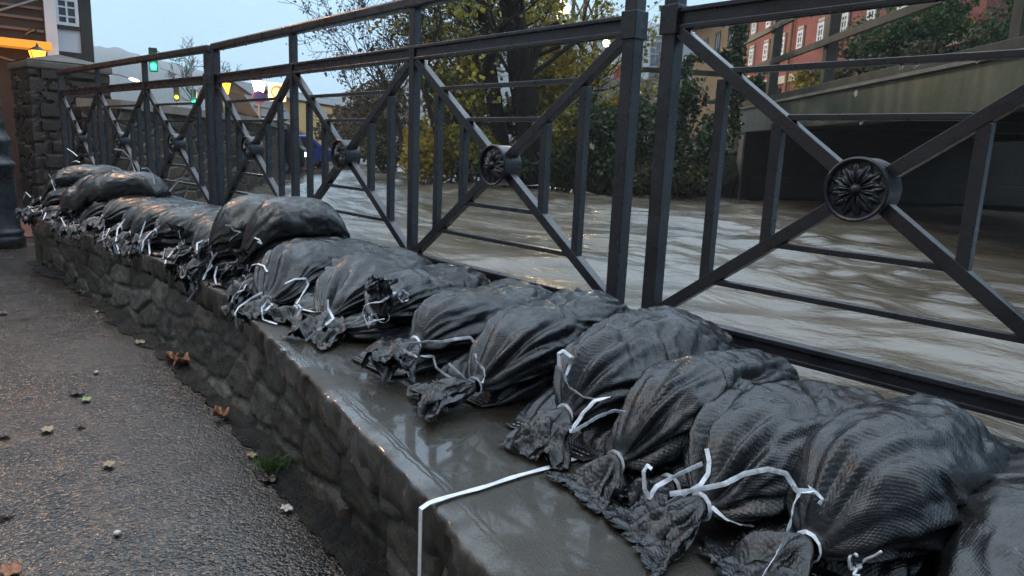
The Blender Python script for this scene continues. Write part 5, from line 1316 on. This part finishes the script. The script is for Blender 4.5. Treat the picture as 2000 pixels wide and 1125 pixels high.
uvs = np.array([(0, 0), (U1, 0), (U1, Z1), (0, Z1)]*2, float)
mb.build('wall', 'brick_red', red, uv=uvs)
_, t_, P_ = fu(1475, 169); zband = float(P_[2]-1.0)
mb = MB(); fbox(mb, rb0, fb, nb_, -.05, U1, zband-.14, zband+.14, -.07, .02); mb.build('plinth_band', 'stone_trim', red)
zsill = float(fu(1475, 127)[2][2]-1.0); ztop = float(fu(1475, 93)[2][2]-1.0)
wh_ = ztop-zsill; ww = wh_*.52
us = [fu(px)[0] for px in (1471, 1500, 1530, 1563, 1602)]; step = (us[-1]-us[0])/4
us = [us[0]+step*k for k in range(9)]
fbn = nb_
for zc0 in (zsill, zsill+wh_*1.75):
    for u in us:
        mb = MB(); fbox(mb, rb0, fb, nb_, u-ww*.72, u+ww*.72, zc0-.12*wh_, zc0+wh_*1.14, -.035, .02); sur = mb.build('window_surround', 'brick_red', red)
        for q in (zc0-.08*wh_, zc0+wh_*1.08): 
            mb = MB(); fbox(mb, rb0, fb, nb_, u-ww*.6, u+ww*.6, q-.07*wh_, q+.07*wh_, -.075, -.036); mb.build('lintel', 'stone_trim', sur)
        window(red, rb0-nb_*.05, fb, nb_, u, zc0+wh_/2, ww, wh_*.92, nx=2, nz=3, fw=.10)
up_, _, _ = fu(1548, 100)
mb = MB(); q = rb0+fb*up_-nb_*.12; mb.tube([q+np.array([0, 0, -.4]), q+np.array([0, 0, Z1])], .06, 8); mb.build('drainpipe', 'plaster_ochre', red)
up_, _, _ = fu(1633, 40)
mb = MB(); fbox(mb, rb0, fb, nb_, up_-.25, up_+.25, -.6, Z1, -.22, .0); mb.build('pilaster', 'brick_red', red)
mb = MB(); fbox(mb, rb0, fb, nb_, -.3, U1, Z1, Z1+.2, -.4, 8); mb.build('eaves', 'stone_trim', red)
# ochre wing at its far end
och = thing('ochre_building', 'ochre building with brown windows and red tiled eave left of the red brick one', 'building', tuple(rb0-fb*4))
zo = float(at(1410, 58, 36)[2]-1.0)
mb = MB(); fbox(mb, rb0, fb, nb_, -9.5, -.02, -.6, zo+.4, .25, 7); mb.build('wall', 'plaster_ochre', och)
mb = MB(); fbox(mb, rb0, fb, nb_, -9.8, -.02, zo+.4, zo+.62, -.2, 7); mb.build('eaves', 'roof_tile', och)
for u in (-1.2, -3.2, -5.2, -7.2): window(och, rb0+nb_*.24, fb, nb_, u, zo-.8, .7, 1.0, frame='timber_brown', nx=2, nz=1, fw=.12)
# white glazed hall
oh2, fh2, nh2 = frame_at(1268, 185, 62, VY+R(4)); oh2 = oh2.copy(); oh2[2] = 1.5
zg = lambda py: float(at(1280, py, 62)[2]-1.5)
hall = thing('glazed_hall', 'pale grey hall with a gridded glass corner seen between the double post', 'building', tuple(oh2))
mb = MB(); fbox(mb, oh2, fh2, nh2, -.2, 4.5, 0, zg(74), 0, 8); mb.build('wall', 'facade_panel', hall)
mb = MB(); fbox(mb, oh2, fh2, nh2, -.3, 4.6, zg(74), zg(70), -.2, 8.2); mb.build('roof_edge', 'paint_white', hall)
for k in range(5):
    for j in range(4):
        za, zb2 = zg(180)+(zg(84)-zg(180))*j/4, zg(180)+(zg(84)-zg(180))*(j+1)/4
        mb = MB(); fbox(mb, oh2, fh2, nh2, -.1+k*.42, .24+k*.42, za+.1, zb2-.05, -.04, .02); mb.build('pane', 'facade_glass', hall)
mb = MB()
for j in range(5): 
    q = oh2-nh2*.6+np.array([0, 0, zg(185-j*9)]); mb.tube([q-fh2*.4, q+fh2*3.2], .035, 5)
for k in range(6): q = oh2-nh2*.6+fh2*(k*.6-.3); mb.tube([q+np.array([0, 0, 0]), q+np.array([0, 0, zg(146)])], .035, 5)
mb.build('scaffold', 'plaster_ochre', hall)
# station building / railcar left of it
os_, fs_, ns_ = frame_at(1130, 155, 46, VY+R(3)); os_ = os_.copy(); zs_ = lambda py: float(at(1180, py, 46)[2]); os_[2] = zs_(152)
trn = thing('railway_carriage', 'pale railway carriage with a red end panel on the embankment behind the shrubs', 'train', tuple(os_))
mb = MB(); fbox(mb, os_, fs_, ns_, -.4, 3.7, 0, zs_(122)-os_[2], 0, 2.2); mb.build('body', 'facade_panel', trn, bevel=.08)
mb = MB(); fbox(mb, os_, fs_, ns_, 2.3, 3.3, .02, zs_(126)-os_[2], -.03, .0); mb.build('red_panel', 'paint_red', trn)
for u in (0.0, .75, 1.5):
    mb = MB(); fbox(mb, os_, fs_, ns_, u, u+.55, .45, .85, -.03, .0); mb.build('window', 'window_glass', trn)
emb = thing('platform_wall', 'low brown platform wall under the railway carriage', 'wall', tuple(os_-np.array([0, 0, 1.5])))
mb = MB(); fbox(mb, os_, fs_, ns_, -4, 9, -3, -.02, -.5, 6); mb.build('wall_body', 'concrete_pale', emb)
# globe lamp on its pole, second small lamp
c = at(1103, 17, 27); gl = thing('globe_lamp', 'bright globe lamp on a thin pole beside the thick trunk', 'street lamp', (c[0], c[1], 1.0))
mb = MB(); mb.lathe(c-np.array([0, 0, .19]), [(.02, 0), (.12, .03), (.18, .10), (.2, .19), (.18, .28), (.12, .35), (.02, .38)], 20); mb.build('globe', 'glow_warm', gl, True)
mb = MB(); e_ = c-RT*.26; mb.tube(catmull([c+np.array([0, 0, .2]), c+np.array([0, 0, .26])-RT*.12, e_+np.array([0, 0, .1]), e_-np.array([0, 0, .5]), (e_[0], e_[1], .6)], 5), .035, 6); mb.build('pole', 'steel_grey', gl)
ld = bpy.data.lights.new('lamp_light', 'POINT'); ld.energy = 1100; ld.color = (1, .78, .45); ld.shadow_soft_size = .25
lo_ = bpy.data.objects.new('lamp_light', ld); COL.objects.link(lo_); lo_.location = c-FW*.5; lo_.parent = gl; lo_.matrix_parent_inverse = gl.matrix_basis.inverted()
c = at(1184, 84, 40); gl = thing('globe_lamp', 'small dim globe lamp in the mist near the railing post', 'street lamp', (c[0], c[1], 1.5))
mb = MB(); mb.lathe(c-np.array([0, 0, .2]), [(.02, 0), (.15, .05), (.2, .2), (.15, .35), (.02, .4)], 14); mb.build('globe', 'glow_warm', gl, True)
mb = MB(); mb.tube([c-np.array([0, 0, .2]), (c[0], c[1], 1.0)], .04, 6); mb.build('pole', 'steel_grey', gl)
# lattice catenary mast and its wires
c = at(1132, 200, 32); mast = thing('lattice_mast', 'dark steel lattice mast with cross braces right of the globe lamp', 'mast', tuple(c))
mb = MB(); wm = .36; hm_ = 8.0
lg = [c+np.array([a*wm, b*wm, 0]) for a in (-1, 1) for b in (-1, 1)]
for p in lg: mb.bar(p-np.array([0, 0, 2]), p+np.array([0, 0, hm_]), .11, .11)
for j in range(7):
    z0, z1 = j*1.1, (j+1)*1.1
    for (i1, i2) in ((0, 1), (1, 3), (3, 2), (2, 0)):
        s_ = 1 if j % 2 else -1
        a, b = (lg[i1], lg[i2]) if s_ > 0 else (lg[i2], lg[i1]); mb.bar(a+np.array([0, 0, z0]), b+np.array([0, 0, z1]), .06, .06)
mb.build('lattice', 'bark_dark', mast)
rgw = np.random.RandomState(4)
for k, (a, b) in enumerate((((1285, -10), (1262, 22)), ((1312, -4), (1268, 36)), ((1330, 60), (1200, 78)))):
    pass
wr = thing('overhead_wires', 'thin overhead wires crossing the sky between the double post', 'wires', tuple(at(1280, 20, 45)))
mb = MB()
for (a, b) in (((1330, -30), (1255, 30)), ((1360, -25), (1255, 52))): mb.tube([at(*a, 40), at(*b, 55)], .02, 4)
mb.build('wire', 'paint_dark', wr)

# ================================================================== HILLS, HAZE
ridge = [(-900, 120), (-300, 95), (0, 92), (185, 97), (240, 103), (330, 126), (400, 148), (480, 172), (560, 183), (640, 192), (760, 172), (900, 120), (1060, 60), (1150, 52), (1200, 42), (1260, 66), (1320, 62), (1400, 70), (1600, 30), (2000, -40), (2900, -90)]
pxs = np.linspace(-900, 2900, 420)
ry = np.interp(pxs, *zip(*ridge))
ry = np.convolve(np.pad(ry, 6, mode='edge'), np.ones(13)/13, 'valid')
hor = 294+0.042*(pxs-1000)
rows = []
for D, k in ((95, 0.0), (120, .16), (150, .38), (185, .60), (225, .82), (260, 1.0), (290, .9), (330, .6)):
    col = []
    for x, y, h0 in zip(pxs, ry, hor):
        d = ray(x, h0); d[2] = 0; p = CP+d*D*3.0; zz = (h0-y)/F*260*3.0*k
        col.append([p[0], p[1], 1.0+zz])
    rows.append(col)
Hh = np.array(rows); nn_ = fbm(Hh*np.array([.03, .03, 0])+3, 4, 77); nn2 = vnoise(Hh*np.array([.3, .3, 0]), 78)+vnoise(Hh*np.array([.7, .7, 0]), 79)*.6
Hh[..., 2] += nn_*3.0*np.array([0, .3, .6, .8, 1, 1, 1, 1])[:, None]*.5+np.array([0, .5, 1, 1, 1, 1, 1, 1])[:, None]*np.maximum(nn2, -.3)*2.2
struct(grid_mesh(Hh, 'hills', 'hill_woods'))
m = bpy.data.materials.new('haze_air'); m.use_nodes = True; ntm = m.node_tree; ntm.nodes.clear()
ho = ntm.nodes.new('ShaderNodeOutputMaterial'); pv = ntm.nodes.new('ShaderNodeVolumePrincipled'); ntm.links.new(pv.outputs[0], ho.inputs['Volume'])
pv.inputs['Color'].default_value = (0.95, 0.975, 1.0, 1); pv.inputs['Density'].default_value = 0.0009; pv.inputs['Anisotropy'].default_value = 0.2
MATS['haze_air'] = m
mb = MB(); mb.box((-420, 410, 92), (980, 990, 191)); hz = mb.build('haze', 'haze_air'); hz['kind'] = 'stuff'

# ================================================================== LEAVES ON THE PAVEMENT, GRASS TUFT
def lobed_leaf(px, py, size, m, label, seed, z=ZP+.012, curl=.25):
    rg = np.random.RandomState(seed); c = onz(px, py, z-(0 if curl > .5 else .006)); n = 40; th = np.linspace(0, 2*math.pi, n, endpoint=False)
    r = size*(.55+.28*np.abs(np.cos(th*2.5))**.8+.10*rg.rand(n)); a0 = rg.uniform(0, 6)
    ring = []
    rows = []
    for q in (.02, .35, .7, 1.0):
        x = np.cos(th+a0)*r*q*1.2; y = np.sin(th+a0)*r*q*.85
        zz = curl*size*q*q*np.abs(np.sin(th*1.5+seed))+.002+.12*size*np.sin(th*5)*q
        rows.append(np.c_[c[0]+x, c[1]+y, np.maximum(c[2]+zz, z-.004)])
    o = grid_mesh(np.stack(rows, 0), 'fallen_leaf', m, None, True); s_ = o.modifiers.new('s', 'SOLIDIFY'); s_.thickness = .0012
    return tag(o, label, 'leaf', 'fallen leaves on the path')
LV = [(354, 712, .048, 'leaf_orange', 'orange curled maple leaf at the wall foot'), (336, 702, .035, 'leaf_orange', 'brown leaf half hidden beside the curled maple leaf'),
      (432, 813, .034, 'leaf_orange', 'reddish brown leaf in the gutter nearer the camera'), (273, 669, .032, 'leaf_tan', 'yellow-tan leaf farther along the gutter'),
      (168, 781, .022, 'leaf_fresh', 'pale green leaf on the asphalt'), (150, 767, .032, 'leaf_dark', 'dark twig-like leaf just above the pale green leaf'),
      (212, 908, .022, 'leaf_tan', 'small tan star-shaped leaf alone on the asphalt'), (158, 831, .018, 'leaf_dark', 'small black leaf on the asphalt below the pale green leaf'),
      (92, 840, .026, 'leaf_tan', 'faded flat leaf at the left of the asphalt'), (8, 850, .022, 'leaf_dark', 'dark leaf at the left picture edge, upper'),
      (12, 1005, .02, 'leaf_dark', 'dark leaf at the left picture edge, lower'), (560, 994, .020, 'leaf_pale', 'whitish leaf near the grass tuft at the wall foot'),
      (525, 935, .03, 'leaf_dark', 'dark red leaf under the grass tuft'), (160, 570, .045, 'leaf_dark', 'dark leaf far along the gutter'), (128, 518, .03, 'leaf_tan', 'tan leaf near the lamp post foot'),
      (5, 612, .03, 'leaf_dark', 'dark leaf at the left edge below the lamp post'), (492, 890, .02, 'leaf_tan', 'thin tan leaf in the gutter above the grass tuft'), (20, 1115, .03, 'leaf_orange', 'brown leaf in the lower left corner')]
for k, (px, py, sz, m, lab) in enumerate(LV): lobed_leaf(px, py, sz, m, lab, 40+k, curl=.8 if k < 3 else .1)
for k, (px, py) in enumerate(((188, 727), (190, 609), (229, 1041))):
    mb = MB(); c = onz(px, py, ZP+.006); rg = np.random.RandomState(k); mb.lathe(c-np.array([0, 0, .004]), [(.004, 0), (.009, .003), (.008, .008), (.003, .010)], 9)
    tag(mb.build('pebble', 'leaf_pale', None, True), ['white scrap on the asphalt right of the faded leaf', 'white pebble farthest along the asphalt', 'white pebble nearest the camera on the asphalt'][k], 'pebble', 'white pebbles on the asphalt')
c = onz(527, 912, ZP+.01); rg = np.random.RandomState(12); n = 150; mb = MB()
for k in range(n):
    b = c+np.array([rg.randn()*.022, rg.randn()*.022, 0]); d = np.array([rg.randn()*.5, rg.randn()*.5, 1]); hgt = rg.uniform(.02, .05)
    s_ = np.array([rg.randn(), rg.randn(), 0]); s_ /= np.linalg.norm(s_); s_ *= .0016
    q = b+d*hgt*.55; t = q+(d*np.array([1.8, 1.8, .6]))*hgt*.4
    mb.add([b-s_, b+s_, q+s_*.7, t, q-s_*.7], [(0, 1, 2, 4), (4, 2, 3)])
tag(mb.build('grass_tuft', 'leaf_grass', None), 'small green grass tuft growing at the foot of the wall', 'grass')
